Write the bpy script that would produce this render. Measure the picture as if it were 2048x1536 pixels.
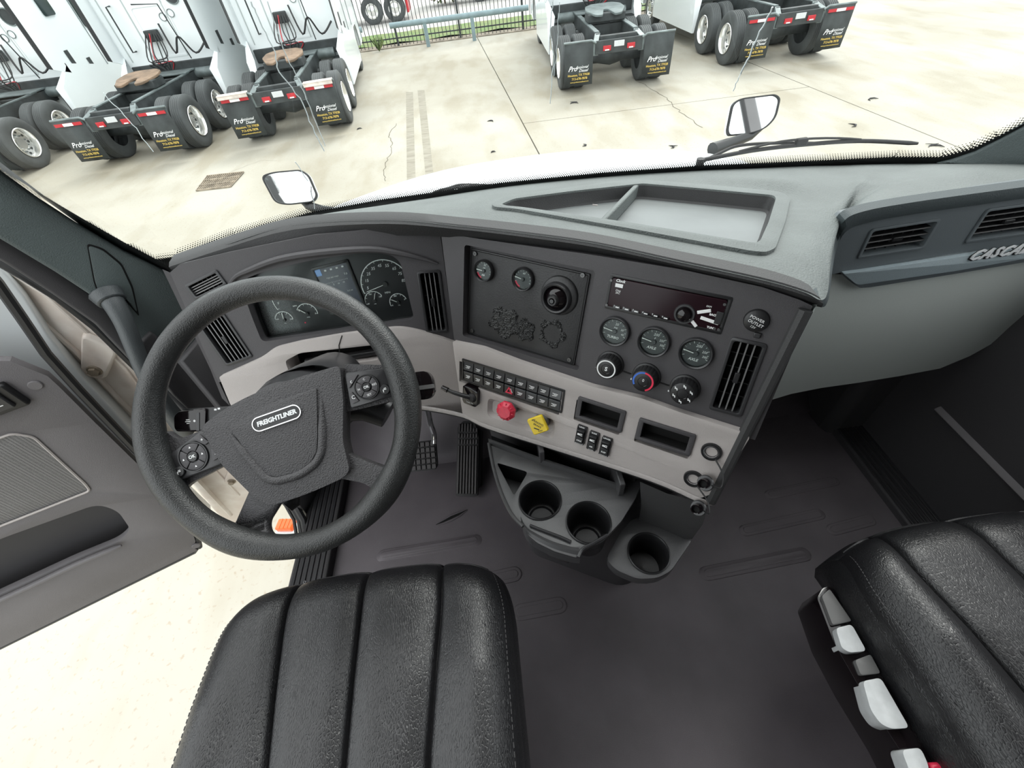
import bpy, bmesh, math, random
from mathutils import Vector as V, Matrix
from mathutils.geometry import tessellate_polygon
for o in list(bpy.data.objects): bpy.data.objects.remove(o, do_unlink=True)
SC = bpy.context.scene
COL = SC.collection
PI = math.pi
random.seed(7)

# ---------------------------------------------------------------- camera
FPX, PCX, PCY = 850.0, 1024.0, 768.0            # focal length in pixels of a 2048 px wide frame
CAM = V((0, 0, 1.45))                           # eye height above the cab floor (z = 0)
_n = V((106, 772, FPX)).normalized()            # direction of "down" seen from the camera
_f = V((895 - PCX, -148 - PCY, FPX)); _f = (_f - _f.dot(_n) * _n).normalized()
_r = _n.cross(_f)
CR, CD, CF = V((_r.x, _f.x, -_n.x)), V((_r.y, _f.y, -_n.y)), V((_r.z, _f.z, -_n.z))   # camera right, down, forward in the world
cd = bpy.data.cameras.new('camera'); cam = bpy.data.objects.new('camera', cd); COL.objects.link(cam)
cam.matrix_world = Matrix(((CR.x, -CD.x, -CF.x, CAM.x), (CR.y, -CD.y, -CF.y, CAM.y), (CR.z, -CD.z, -CF.z, CAM.z), (0, 0, 0, 1)))
cd.sensor_width = 36; cd.lens = 36 * FPX / 2048; cd.clip_start = .02; cd.clip_end = 500
SC.camera = cam
# ---------------------------------------------------------------- light and exposure
W = bpy.data.worlds.new('overcast_sky'); SC.world = W; W.use_nodes = True
nt = W.node_tree; nt.nodes.clear()
out = nt.nodes.new('ShaderNodeOutputWorld'); bg = nt.nodes.new('ShaderNodeBackground')
tc = nt.nodes.new('ShaderNodeTexCoord'); sep = nt.nodes.new('ShaderNodeSeparateXYZ'); rp = nt.nodes.new('ShaderNodeValToRGB')
nt.links.new(tc.outputs['Generated'], sep.inputs[0]); nt.links.new(sep.outputs['Z'], rp.inputs[0])
rp.color_ramp.elements[0].position = 0; rp.color_ramp.elements[0].color = (.80, .86, .88, 1)
rp.color_ramp.elements[1].position = .9; rp.color_ramp.elements[1].color = (.98, 1, 1, 1)
nt.links.new(rp.outputs[0], bg.inputs[0]); nt.links.new(bg.outputs[0], out.inputs[0])
bg.inputs[1].default_value = 1.25
sd = bpy.data.lights.new('sun', 'SUN'); sd.energy = 1.0; sd.angle = math.radians(25); sd.color = (1, .98, .94)
so = bpy.data.objects.new('sun', sd); COL.objects.link(so); so.rotation_euler = (math.radians(-38), math.radians(22), 0)
VS = SC.view_settings
SC.display_settings.display_device = 'sRGB'
VS.view_transform = 'Standard'; VS.look = 'None'; VS.gamma = 1; VS.use_curve_mapping = False
VS.exposure = 1.15

# ---------------------------------------------------------------- pixel -> world on real planes
def ray(x, y): return CR * (x - PCX) + CD * (y - PCY) + CF * FPX
def onp(x, y, p, n):
    d = ray(x, y); return CAM + d * ((V(p) - CAM).dot(V(n)) / d.dot(V(n)))
def onz(x, y, z): return onp(x, y, (0, 0, z), (0, 0, 1))
def ony(x, y, Y): return onp(x, y, (0, Y, 0), (0, 1, 0))
def onx(x, y, X): return onp(x, y, (X, 0, 0), (1, 0, 0))
def atd(x, y, t): return CAM + ray(x, y) * (t / FPX)

class Frame:
    """a plane with origin o, axes u, v and normal n (towards the viewer)"""
    def __init__(s, o, u, n):
        s.o = V(o); s.n = V(n).normalized(); s.u = V(u); s.u = (s.u - s.u.dot(s.n) * s.n).normalized(); s.v = s.n.cross(s.u)
        s.M = Matrix(((s.u.x, s.v.x, s.n.x, s.o.x), (s.u.y, s.v.y, s.n.y, s.o.y), (s.u.z, s.v.z, s.n.z, s.o.z), (0, 0, 0, 1)))
    def uv(s, x, y, h=0):
        p = onp(x, y, s.o + s.n * h, s.n) - s.o; return (p.dot(s.u), p.dot(s.v))
    def poly(s, pts, h=0): return [s.uv(x, y, h) for x, y in pts]
    def at(s, x, y, h=0, rot=0):
        """a frame centred on the pixel, h above the plane"""
        a, b = s.uv(x, y, h); u = s.u * math.cos(rot) + s.v * math.sin(rot)
        return Frame(s.o + s.u * a + s.v * b + s.n * h, u, s.n)
    def rect(s, c4, h=0):
        """c4 = TL,TR,BR,BL pixel corners -> (centre u, v, width, height, angle)"""
        a = [V(s.uv(x, y, h)) for x, y in c4]; c = (a[0] + a[1] + a[2] + a[3]) / 4
        ex = ((a[1] - a[0]) + (a[2] - a[3])) / 2; ey = ((a[0] - a[3]) + (a[1] - a[2])) / 2
        return c.x, c.y, ex.length, ey.length, math.atan2(ex.y, ex.x)
    def rframe(s, c4, h=0):
        cx, cy, w, hh, a = s.rect(c4, h)
        return Frame(s.o + s.u * cx + s.v * cy + s.n * h, s.u * math.cos(a) + s.v * math.sin(a), s.n), w, hh
    def lin(s, fr):
        """express the frame fr in this one: (u, v, angle)"""
        d = fr.o - s.o; return d.dot(s.u), d.dot(s.v), math.atan2(fr.u.dot(s.v), fr.u.dot(s.u))

# ---------------------------------------------------------------- materials
def mat(name, col, rough=.6, metal=0, bump=0, bscale=400, var=0, vscale=6, coat=0, emit=0, spec=.5, col2=None, stretch=None, detail=3, bdist=.0025):
    m = bpy.data.materials.new(name); m.use_nodes = True; t = m.node_tree; b = t.nodes['Principled BSDF']
    b.inputs['Base Color'].default_value = (*col, 1); b.inputs['Roughness'].default_value = rough; b.inputs['Metallic'].default_value = metal
    b.inputs['Coat Weight'].default_value = coat; b.inputs['Specular IOR Level'].default_value = spec
    if emit: b.inputs['Emission Color'].default_value = (*col, 1); b.inputs['Emission Strength'].default_value = emit
    co = t.nodes.new('ShaderNodeTexCoord').outputs['Object']
    if stretch:
        mp = t.nodes.new('ShaderNodeMapping'); mp.inputs['Scale'].default_value = stretch; t.links.new(co, mp.inputs[0]); co = mp.outputs[0]
    if var or col2:
        n = t.nodes.new('ShaderNodeTexNoise'); n.inputs['Scale'].default_value = vscale; n.inputs['Detail'].default_value = 5
        t.links.new(co, n.inputs['Vector']); r = t.nodes.new('ShaderNodeValToRGB'); t.links.new(n.outputs[0], r.inputs[0])
        a = col2 or tuple(c * (1 - var) for c in col); c2 = col if col2 else tuple(min(1, c * (1 + var)) for c in col)
        r.color_ramp.elements[0].position = .35; r.color_ramp.elements[0].color = (*a, 1)
        r.color_ramp.elements[1].position = .65; r.color_ramp.elements[1].color = (*c2, 1)
        t.links.new(r.outputs[0], b.inputs['Base Color'])
    if bump:
        n = t.nodes.new('ShaderNodeTexNoise'); n.inputs['Scale'].default_value = bscale; n.inputs['Detail'].default_value = detail
        t.links.new(co, n.inputs['Vector']); bp = t.nodes.new('ShaderNodeBump'); bp.inputs['Strength'].default_value = bump; bp.inputs['Distance'].default_value = bdist
        t.links.new(n.outputs[0], bp.inputs['Height']); t.links.new(bp.outputs[0], b.inputs['Normal'])
    return m

M = {}
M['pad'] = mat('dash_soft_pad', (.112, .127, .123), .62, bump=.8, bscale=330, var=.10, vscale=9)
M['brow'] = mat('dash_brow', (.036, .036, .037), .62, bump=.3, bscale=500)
M['face'] = mat('dash_charcoal', (.060, .057, .061), .50, bump=.25, bscale=900, var=.05)
M['side'] = mat('dash_passenger_trim', (.115, .135, .145), .52, bump=.25, bscale=900)
M['grey'] = mat('warm_grey_plastic', (.45, .415, .40), .55, bump=.30, bscale=700, var=.04)
M['pale'] = mat('pale_grey_panel', (.50, .54, .515), .55, bump=.2, bscale=700)
M['strip'] = mat('blue_grey_strip', (.34, .41, .44), .42, bump=.5, bscale=300, stretch=(1, 1, 4))
M['black'] = mat('black_plastic', (.012, .012, .013), .38, bump=.08, bscale=600)
M['satin'] = mat('satin_black_plastic', (.030, .030, .032), .30, bump=.06, bscale=700)
M['void'] = mat('dark_recess', (.003, .003, .003), .9)
M['gloss'] = mat('gloss_black', (.006, .004, .005), .10)
M['glass_dark'] = mat('smoked_radio_glass', (.016, .005, .008), .25, spec=.25)
M['browp'] = mat('passenger_brow', (.050, .064, .068), .6, bump=.3, bscale=500)
M['rib'] = mat('panel_rib_grey', (.42, .46, .46), .5)
M['ribbed'] = mat('ribbed_edge', (.50, .465, .45), .5, bump=.6, bscale=160, stretch=(1, 1, .2))
M['edge'] = mat('lit_edge_tone', (.16, .16, .16), .35)  # pale fronts on black slats: lit edges put into the colour
M['letters'] = mat('bright_letters', (.80, .82, .83), .25)  # pale non-metal tone paints in the bright reflection of chrome
M['white'] = mat('white_print', (.85, .86, .86), .6)
M['dial'] = mat('dial_grey', (.065, .068, .072), .35, var=.1, vscale=60)
M['dial_black'] = mat('cluster_black', (.018, .018, .020), .25, var=.15, vscale=20)
M['needle'] = mat('white_needle', (.85, .85, .83), .4)
M['slat'] = mat('vent_slat_edge', (.11, .11, .115), .35)
M['chrome'] = mat('chrome', (.82, .83, .84), .12, 1)
M['screw'] = mat('dark_screw', (.10, .10, .10), .35, .8)
M['red'] = mat('red_knob', (.72, .035, .075), .30, var=.1, vscale=90)
M['yellow'] = mat('yellow_knob', (.80, .58, .02), .35)
M['redp'] = mat('red_print', (.75, .03, .08), .4)
M['bluep'] = mat('blue_print', (.05, .16, .60), .4)
M['screen'] = mat('lcd_screen', (.055, .060, .085), .16, var=.15, vscale=8)
M['screenlit'] = mat('lcd_lit', (.10, .19, .36), .3, emit=.3)
M['wheel'] = mat('steering_wheel_leather', (.026, .027, .027), .30, bump=.5, bscale=500, var=.15, vscale=25)
M['hub'] = mat('hub_pad_plastic', (.056, .054, .057), .45, bump=.9, bscale=450)
M['floor'] = mat('rubber_floor', (.122, .108, .118), .50, bump=.25, bscale=600, var=.13, vscale=5)
M['console'] = mat('console_plastic', (.055, .055, .057), .30, bump=.15, bscale=700)
M['rubber'] = mat('black_rubber', (.022, .021, .022), .7, bump=.2, bscale=200)
M['pedal'] = mat('pedal_rubber', (.060, .055, .056), .6, bump=.2, bscale=300)
M['door'] = mat('door_trim', (.145, .137, .143), .55, bump=.35, bscale=700, var=.04)
M['doordark'] = mat('door_trim_dark', (.050, .048, .051), .6, bump=.2, bscale=700)
M['pillar'] = mat('pillar_trim', (.078, .098, .098), .6, bump=.5, bscale=450)
M['paint'] = mat('jamb_paint', (.80, .74, .68), .42, var=.14, vscale=14, col2=(.66, .57, .50))
M['paintw'] = mat('white_paint', (.80, .84, .85), .3, coat=.4)
M['seal'] = mat('rubber_seal', (.018, .018, .019), .45)
M['orange'] = mat('amber_lens', (.85, .13, .02), .2, emit=.08)
M['paddle'] = mat('pale_seat_paddle', (.55, .57, .58), .25, var=.06, vscale=60)
M['tan'] = mat('weathered_steel', (.30, .25, .19), .6, .3, var=.3, vscale=8)
M['handle'] = mat('grab_handle_plastic', (.062, .070, .074), .40, bump=.3, bscale=500)
M['tyre'] = mat('tyre_rubber', (.062, .068, .069), .75, bump=.5, bscale=18, bdist=.01, var=.2, vscale=3)  # tone lifted to put the windscreen haze into the colour
M['frame'] = mat('chassis_paint', (.032, .038, .039), .6, var=.35, vscale=5)  # raised like the tyres, haze of the glass painted in
M['steel'] = mat('chassis_steel', (.16, .19, .19), .5, .3, var=.2, vscale=6)
M['rim'] = mat('polished_wheel', (.80, .80, .78), .22, .85)
M['flap'] = mat('mud_flap', (.034, .040, .040), .7, bump=.3, bscale=30, bdist=.004, var=.3, vscale=4)  # lighter than bare rubber: windscreen haze is in the colour
M['gold'] = mat('yellow_lettering', (.66, .47, .10), .6)
M['lamp_red'] = mat('red_marker', (.45, .02, .03), .3)
M['grass'] = mat('verge_grass', (.12, .20, .06), .9, col2=(.19, .21, .09), vscale=3, bump=1, bscale=20, bdist=.05)
M['dirt'] = mat('verge_dirt', (.20, .17, .13), .9, var=.35, vscale=4)
M['road'] = mat('far_road', (.42, .41, .39), .9, var=.05, vscale=.4)
M['dash_line'] = mat('joint_tar', (.10, .085, .06), .9)
M['glassblk'] = mat('cab_window', (.02, .035, .035), .08)
M['rust'] = mat('rusty_deck', (.22, .15, .10), .7, var=.3, vscale=5)
M['residue'] = mat('dried_adhesive', (.035, .036, .036), .35, bump=1, bscale=220, bdist=.003)
M['panel'] = mat('gauge_panel', (.030, .030, .031), .42, bump=.15, bscale=300, var=.25, vscale=12)

def seat_mat():
    m = mat('black_leather', (.012, .012, .0135), .37, var=.12, vscale=10, spec=.6)
    t = m.node_tree; b = t.nodes['Principled BSDF']; co = t.nodes.new('ShaderNodeTexCoord').outputs['Object']
    v = t.nodes.new('ShaderNodeTexVoronoi'); v.feature = 'DISTANCE_TO_EDGE'; v.inputs['Scale'].default_value = 300
    w = t.nodes.new('ShaderNodeTexNoise'); w.inputs['Scale'].default_value = 14; w.inputs['Detail'].default_value = 3
    mp = t.nodes.new('ShaderNodeMapping'); mp.inputs['Scale'].default_value = (1, .45, 1)
    mx = t.nodes.new('ShaderNodeMixRGB'); mx.inputs[0].default_value = .012
    t.links.new(co, mx.inputs[1]); t.links.new(w.outputs['Color'], mx.inputs[2]); t.links.new(mx.outputs[0], mp.inputs[0]); t.links.new(mp.outputs[0], v.inputs['Vector'])
    r = t.nodes.new('ShaderNodeValToRGB'); r.color_ramp.elements[1].position = .18; t.links.new(v.outputs['Distance'], r.inputs[0])
    bp = t.nodes.new('ShaderNodeBump'); bp.inputs['Strength'].default_value = .30; bp.inputs['Distance'].default_value = .0009
    t.links.new(r.outputs[0], bp.inputs['Height']); t.links.new(bp.outputs[0], b.inputs['Normal'])
    return m
M['leather'] = seat_mat()

def concrete_mat():
    m = mat('pale_concrete', (.40, .38, .32), .8)
    t = m.node_tree; b = t.nodes['Principled BSDF']; g = t.nodes.new('ShaderNodeNewGeometry').outputs['Position']
    def noise(s, d=5, st=None):
        n = t.nodes.new('ShaderNodeTexNoise'); n.inputs['Scale'].default_value = s; n.inputs['Detail'].default_value = d; src = g
        if st:
            mp = t.nodes.new('ShaderNodeMapping'); mp.inputs['Scale'].default_value = st; t.links.new(g, mp.inputs[0]); src = mp.outputs[0]
        t.links.new(src, n.inputs['Vector']); return n.outputs[0]
    def ramp(s, p0, c0, p1, c1):
        r = t.nodes.new('ShaderNodeValToRGB'); e = r.color_ramp.elements
        e[0].position = p0; e[0].color = (*c0, 1); e[1].position = p1; e[1].color = (*c1, 1); t.links.new(s, r.inputs[0]); return r.outputs[0]
    def mul(a, c, f=1):
        x = t.nodes.new('ShaderNodeMixRGB'); x.blend_type = 'MULTIPLY'; x.inputs[0].default_value = f; t.links.new(a, x.inputs[1]); t.links.new(c, x.inputs[2]); return x.outputs[0]
    c = ramp(noise(.35, 6), .35, (.29, .268, .215), .62, (.375, .357, .305))
    c = mul(c, ramp(noise(1.6, 6, (1, .35, 1)), .36, (.80, .76, .68), .52, (1, 1, 1)), .7)
    c = mul(c, ramp(noise(28, 4), .30, (.72, .55, .42), .40, (1, 1, 1)), .45)
    t.links.new(c, b.inputs['Base Color'])
    return m
M['concrete'] = concrete_mat()

def glass_mat():
    m = bpy.data.materials.new('windscreen_glass'); m.use_nodes = True; t = m.node_tree; t.nodes.clear()
    o = t.nodes.new('ShaderNodeOutputMaterial'); a = t.nodes.new('ShaderNodeBsdfTransparent'); a.inputs[0].default_value = (.95, .975, .965, 1)
    g = t.nodes.new('ShaderNodeBsdfGlossy'); g.inputs['Roughness'].default_value = .02
    f = t.nodes.new('ShaderNodeFresnel'); f.inputs[0].default_value = 1.35; x = t.nodes.new('ShaderNodeMixShader')
    t.links.new(f.outputs[0], x.inputs[0]); t.links.new(a.outputs[0], x.inputs[1]); t.links.new(g.outputs[0], x.inputs[2]); t.links.new(x.outputs[0], o.inputs[0])
    return m
M['glass'] = glass_mat()
M['clear'] = glass_mat(); M['clear'].node_tree.nodes['Fresnel'].inputs[0].default_value = 1.13

# ---------------------------------------------------------------- mesh builder
class MB:
    def __init__(s): s.v = []; s.f = []; s.s = []
    def add(s, vs, fs, T=None, sm=True):
        b = len(s.v)
        if T is not None: vs = [T @ V(p) for p in vs]
        s.v += [tuple(p) for p in vs]; s.f += [tuple(i + b for i in f) for f in fs]; s.s += [sm] * len(fs); return s
    def box(s, c, d, T=None, R=None):
        hx, hy, hz = d[0] / 2, d[1] / 2, d[2] / 2
        vs = [V((x * hx, y * hy, z * hz)) for z in (-1, 1) for y in (-1, 1) for x in (-1, 1)]
        if R is not None: vs = [R @ p for p in vs]
        vs = [p + V(c) for p in vs]
        return s.add(vs, [(0, 2, 3, 1), (4, 5, 7, 6), (0, 1, 5, 4), (2, 6, 7, 3), (1, 3, 7, 5), (0, 4, 6, 2)], T)
    def plate(s, outer, holes, z0, z1, T=None, back=True, hz=None):
        """flat plate with holes; z1 is the face, z0 the back; hz = depth of the hole walls"""
        def ccw(p): return sum(p[i][0] * p[(i + 1) % len(p)][1] - p[(i + 1) % len(p)][0] * p[i][1] for i in range(len(p))) > 0
        outer = list(outer) if ccw(outer) else list(outer)[::-1]
        holes = [list(h)[::-1] if ccw(h) else list(h) for h in holes]
        loops = [outer] + holes; pts = [p for l in loops for p in l]
        tri = tessellate_polygon([[V((p[0], p[1], 0)) for p in l] for l in loops])
        def up(t):
            a, b, c = (pts[i] for i in t); return (b[0] - a[0]) * (c[1] - a[1]) - (c[0] - a[0]) * (b[1] - a[1]) > 0
        tri = [t if up(t) else t[::-1] for t in tri]
        s.add([(p[0], p[1], z1) for p in pts], tri, T)
        if back: s.add([(p[0], p[1], z0) for p in pts], [t[::-1] for t in tri], T)
        for k, l in enumerate(loops):
            n = len(l); zb = z0 if (k == 0 or hz is None) else hz
            s.add([(p[0], p[1], z1) for p in l] + [(p[0], p[1], zb) for p in l], [(i, i + n, (i + 1) % n + n, (i + 1) % n) for i in range(n)], T)
        return s
    def prism(s, poly, z0, z1, T=None, taper=1.0):
        if taper == 1.0: return s.plate(poly, [], z0, z1, T)
        n = len(poly); c = (sum(p[0] for p in poly) / n, sum(p[1] for p in poly) / n)
        top = [(c[0] + (p[0] - c[0]) * taper, c[1] + (p[1] - c[1]) * taper) for p in poly]
        area = sum(poly[i][0] * poly[(i + 1) % n][1] - poly[(i + 1) % n][0] * poly[i][1] for i in range(n))
        if area < 0: poly = poly[::-1]; top = top[::-1]
        return s.add([(p[0], p[1], z0) for p in poly] + [(p[0], p[1], z1) for p in top],
                     [tuple(range(n))[::-1], tuple(range(n, 2 * n))] + [(i, (i + 1) % n, (i + 1) % n + n, i + n) for i in range(n)], T)
    def lathe(s, prof, n=32, T=None, arc=None):
        vs = []; fs = []; m = len(prof)
        for k in range(n):
            a = 2 * PI * k / n
            vs += [(r * math.cos(a), r * math.sin(a), z) for r, z in prof]
        for k in range(n):
            for j in range(m - 1):
                a, b, c, d = k * m + j, ((k + 1) % n) * m + j, ((k + 1) % n) * m + j + 1, k * m + j + 1
                fs.append((a, b, c, d))
        return s.add(vs, fs, T)
    def cyl(s, r, z0, z1, n=24, T=None, r2=None, ch=0):
        r2 = r if r2 is None else r2
        pr = [(0, z0), (r, z0)] + ([(r2, z1 - ch), (r2 - ch, z1)] if ch else [(r2, z1)]) + [(0, z1)]
        return s.lathe(pr, n, T)
    def tube(s, path, r, n=8, T=None, closed=False, flat=None):
        path = [V(p) for p in path]; k = len(path); rs = r if isinstance(r, (list, tuple)) else [r] * k
        vs = []; prev = None
        for i, p in enumerate(path):
            a = path[(i - 1) % k] if (closed or i > 0) else p; b = path[(i + 1) % k] if (closed or i < k - 1) else p
            t = (b - a).normalized()
            if prev is None: prev = t.orthogonal().normalized() if flat is None else V(flat)
            x = (prev - prev.dot(t) * t).normalized(); prev = x; y = t.cross(x)
            vs += [p + (x * math.cos(2 * PI * j / n) + y * math.sin(2 * PI * j / n)) * rs[i] for j in range(n)]
        fs = []
        for i in range(k if closed else k - 1):
            for j in range(n):
                fs.append((i * n + j, i * n + (j + 1) % n, ((i + 1) % k) * n + (j + 1) % n, ((i + 1) % k) * n + j))
        if not closed: fs += [tuple(range(n))[::-1], tuple(range((k - 1) * n, k * n))]
        return s.add(vs, fs, T)
    def loft(s, rows, T=None, close=False):
        n = len(rows[0]); vs = [p for r in rows for p in r]; fs = []
        for i in range(len(rows) - 1):
            for j in range(n if close else n - 1):
                fs.append((i * n + j, i * n + (j + 1) % n, (i + 1) * n + (j + 1) % n, (i + 1) * n + j))
        return s.add(vs, fs, T)
    def text(s, body, size, T, shear=0, align='CENTER', ext=.0002, off=0, space=1, z=0):
        c = bpy.data.curves.new('t', 'FONT'); c.body = body; c.size = size; c.shear = shear; c.align_x = align; c.align_y = 'CENTER'
        c.extrude = ext; c.offset = off; c.space_character = space; c.resolution_u = 2
        o = bpy.data.objects.new('t', c); COL.objects.link(o)
        me = bpy.data.meshes.new_from_object(o.evaluated_get(bpy.context.evaluated_depsgraph_get()))
        s.add([v.co.copy() for v in me.vertices], [tuple(p.vertices) for p in me.polygons], T, False)
        bpy.data.objects.remove(o); bpy.data.meshes.remove(me); bpy.data.curves.remove(c)
        return s

def T2(x=0, y=0, z=0, rot=0, sc=1): return Matrix.Translation((x, y, z)) @ Matrix.Rotation(rot, 4, 'Z') @ Matrix.Scale(sc, 4)
def rr(w, h, r, n=4, cx=0, cy=0, rot=0):
    p = []
    for k, (sx, sy) in enumerate(((1, 1), (-1, 1), (-1, -1), (1, -1))):
        for i in range(n + 1):
            a = PI / 2 * (k + i / n); p.append((sx * (w / 2 - r) + r * math.cos(a), sy * (h / 2 - r) + r * math.sin(a)))
    c, s_ = math.cos(rot), math.sin(rot)
    return [(cx + x * c - y * s_, cy + x * s_ + y * c) for x, y in p]
def circ(r, n=32, cx=0, cy=0): return [(cx + r * math.cos(2 * PI * i / n), cy + r * math.sin(2 * PI * i / n)) for i in range(n)]
def roundpoly(pts, r, n=4):
    """round the corners of a 2D polygon"""
    res = []; k = len(pts)
    for i in range(k):
        a, b, c = V(pts[i - 1]), V(pts[i]), V(pts[(i + 1) % k]); d1 = a - b; d2 = c - b
        rad = r[i] if isinstance(r, (list, tuple)) else r
        q = min(rad, d1.length * .45, d2.length * .45)
        if q < 1e-5: res.append(tuple(b)); continue
        p1 = b + d1.normalized() * q; p2 = b + d2.normalized() * q
        for j in range(n + 1):
            t = j / n; res.append(tuple(p1 * (1 - t) ** 2 + b * 2 * t * (1 - t) + p2 * t * t))
    return res

def obj(name, mb, m, parent=None, bevel=0, seg=2, ang=35, sub=0, label=None, kind=None):
    me = bpy.data.meshes.new(name); me.from_pydata(mb.v, [], mb.f); me.materials.append(M[m] if isinstance(m, str) else m)
    me.polygons.foreach_set('use_smooth', mb.s); me.update()
    try: me.set_sharp_from_angle(angle=math.radians(ang))
    except Exception: pass
    o = bpy.data.objects.new(name, me); COL.objects.link(o)
    if parent is not None: o.parent = parent
    if bevel:
        w = o.modifiers.new('weld', 'WELD'); w.merge_threshold = 1e-5
        b = o.modifiers.new('bevel', 'BEVEL'); b.width = bevel; b.segments = seg; b.limit_method = 'ANGLE'; b.angle_limit = math.radians(ang); b.harden_normals = False
    if sub: q = o.modifiers.new('sub', 'SUBSURF'); q.levels = q.render_levels = sub
    if label: o['label'] = label
    if kind: o['kind'] = kind
    return o
def tag(o, label, cat, group=None):
    o['label'] = label; o['category'] = cat
    if group: o['group'] = group
    return o
def thing(name, label, cat, fr=None, group=None):
    o = bpy.data.objects.new(name, None); o.empty_display_size = .05; COL.objects.link(o)
    if fr is not None: o.matrix_world = fr.M if isinstance(fr, Frame) else fr
    return tag(o, label, cat, group)
def struct(name, mb, m, parent=None, **k):
    o = obj(name, mb, m, parent, **k)
    if parent is None: o['kind'] = 'structure'
    return o
def dup(root, mw=None, parent=None, label=None, group=None):
    c = root.copy(); COL.objects.link(c)
    if parent is not None: c.parent = parent
    if mw is not None: c.matrix_world = mw
    if label: c['label'] = label
    if group: c['group'] = group
    for ch in root.children: dup(ch, parent=c)
    return c

# ---------------------------------------------------------------- the planes of the cab
c21, s21 = math.cos(math.radians(21)), math.sin(math.radians(21))
L = Frame((-.4, .80, .95), (1, 0, 0), (0, -c21, s21))                                  # instrument panel ahead of the wheel
_h = V((.82, -.575, 0)).normalized(); _b = V((_h.y, -_h.x, 0))
S = Frame(atd(1340, 610, .69), _h, _b * c21 + V((0, 0, s21)))                           # angled centre stack
P = Frame((.9, .70, .8), (1, 0, 0), (0, -1, .06))                                       # passenger side of the dash
# ================================================================= YARD (setting)
GZ = -1.5
mb = MB().box((0, 40, GZ - .22), (260, 200, .1)); ground = struct('ground', mb, 'dash_line')
XS = [-35, -29, -23, -17, -11, -5, 1.0, 7.0, 13, 19, 25, 31]; YS = [-14, -8, -2, 4, 9.95, 15.6, 20.5]
def corner(x, y): return (x - .045 * (y - 10), y - .03 * (x - 4))
for x0, x1, ys in ((-35, -23, (-14, 20.5)), (-23, -11, (-14, 20.5)), (-11, 1, (-14, 20.5)), (1, 7, (-14, -2, 4, 9.95, 20.5)), (7, 19, (-14, 20.5)), (19, 31, (-14, 20.5))):
    for y0, y1 in zip(ys, ys[1:]):
        g = .011
        q = [corner(*p) for p in ((x0 + g, y0 + g), (x1 - g, y0 + g), (x1 - g, y1 - g), (x0 + g, y1 - g))]
        obj('slab', MB().plate(q, [], GZ - .14, GZ), 'concrete', ground)
mb = MB().plate([corner(-35, 20.5), corner(31, 20.5), corner(31, 21.2), corner(-35, 21.2)], [], GZ - .1, GZ + .02); obj('dirt_strip', mb, 'dirt', ground)
mb = MB()
for i in range(66):
    for j in range(4):
        mb.add([corner(-35 + i + dx, 21.2 + (j + dy) * .65) + (GZ + .05 + .03 * math.sin((i + dx) * 3.1 + (j + dy) * 2),) for dx, dy in ((0, 0), (1, 0), (1, 1), (0, 1))], [(0, 1, 2, 3)])
tag(obj('grass_verge', mb, 'grass', kind='stuff'), 'narrow green grass verge running behind the iron fence', 'grass')
mb = MB().plate([corner(-60, 23.8), corner(60, 23.8), corner(60, 60), corner(-60, 60)], [], GZ - .1, GZ + .01); struct('road', mb, 'road')
mb = MB().plate([(-120, 62), (120, 58), (120, 138), (-120, 138)], [], GZ - .1, GZ + .03); struct('far_field', mb, 'grass')
# cracks, tyre tracks and litter on the slab
def gpath(pts, wob=.02):
    r = []
    for a, b in zip(pts, pts[1:]):
        A, B = onz(*a, GZ + .003), onz(*b, GZ + .003); n = max(3, int((B - A).length / .12))
        for k in range(n): r.append(A.lerp(B, k / n) + V((random.uniform(-wob, wob), random.uniform(-wob, wob), 0)))
    return r + [onz(*pts[-1], GZ + .003)]
def crack(pts, w):
    p = gpath(pts, .035); mb = MB()
    rows = [[q + V((w * random.uniform(.4, 1), 0, 0)), q - V((w * random.uniform(.4, 1), 0, 0))] for q in p]
    rows = [[a.lerp(b, 0), a.lerp(b, 1)] for a, b in rows]
    mb.loft(rows); return obj('crack', mb, 'dash_line', ground)
crack([(794, 246), (779, 270), (785, 300), (772, 325), (766, 350), (771, 362)], .008)
crack([(1268, 160), (1300, 175), (1330, 192), (1348, 212), (1372, 232), (1405, 255)], .008)
crack([(395, 372), (440, 352), (520, 322), (600, 318)], .004)
M['track'] = mat('tyre_track_print', (.20, .18, .14), .85, col2=(.28, .26, .21), vscale=9, stretch=(.4, 2.2, 1))
for a, b, c, d in (((812, 184), (826, 184), (831, 362), (814, 362)), ((835, 180), (849, 180), (868, 360), (852, 360))):
    q = [onz(*p, GZ) for p in (a, b, c, d)]; n = 34; mb = MB()
    for k in range(n):                                            # tread bars left by the tyre
        t0, t1 = k / n, (k + 1) / n
        mb.add([q[0].lerp(q[3], t0) + V((0, 0, .002)), q[1].lerp(q[2], t0) + V((0, 0, .002)), q[1].lerp(q[2], t1) + V((0, 0, .002)), q[0].lerp(q[3], t1) + V((0, 0, .002))], [(3, 2, 1, 0)])
    obj('tyre_track', mb, 'track', ground)
# drain grate
g4 = [onz(*p, GZ + .006) for p in ((415, 353), (488, 345), (462, 374), (393, 382))]
dg = thing('drain_grate', 'rusty steel drain grate set in the concrete left of the hood', 'grate')
mb = MB()
mb.add(g4, [(0, 3, 2, 1)]); obj('grate_pit', mb, 'dash_line', dg)
def bil(a, b): return g4[0].lerp(g4[1], a).lerp(g4[3].lerp(g4[2], a), b)
for r_ in range(4):
    mb = MB().tube([bil(0, r_ / 3) + V((0, 0, .01)), bil(1, r_ / 3) + V((0, 0, .01))], .018, 4); obj('grate_bar', mb, 'tan', dg)
mb = MB()
for k in range(19): mb.tube([bil(k / 18, 0) + V((0, 0, .012)), bil(k / 18, 1) + V((0, 0, .012))], .009, 4)
obj('grate_rungs', mb, 'tan', dg, kind='stuff')
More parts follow.
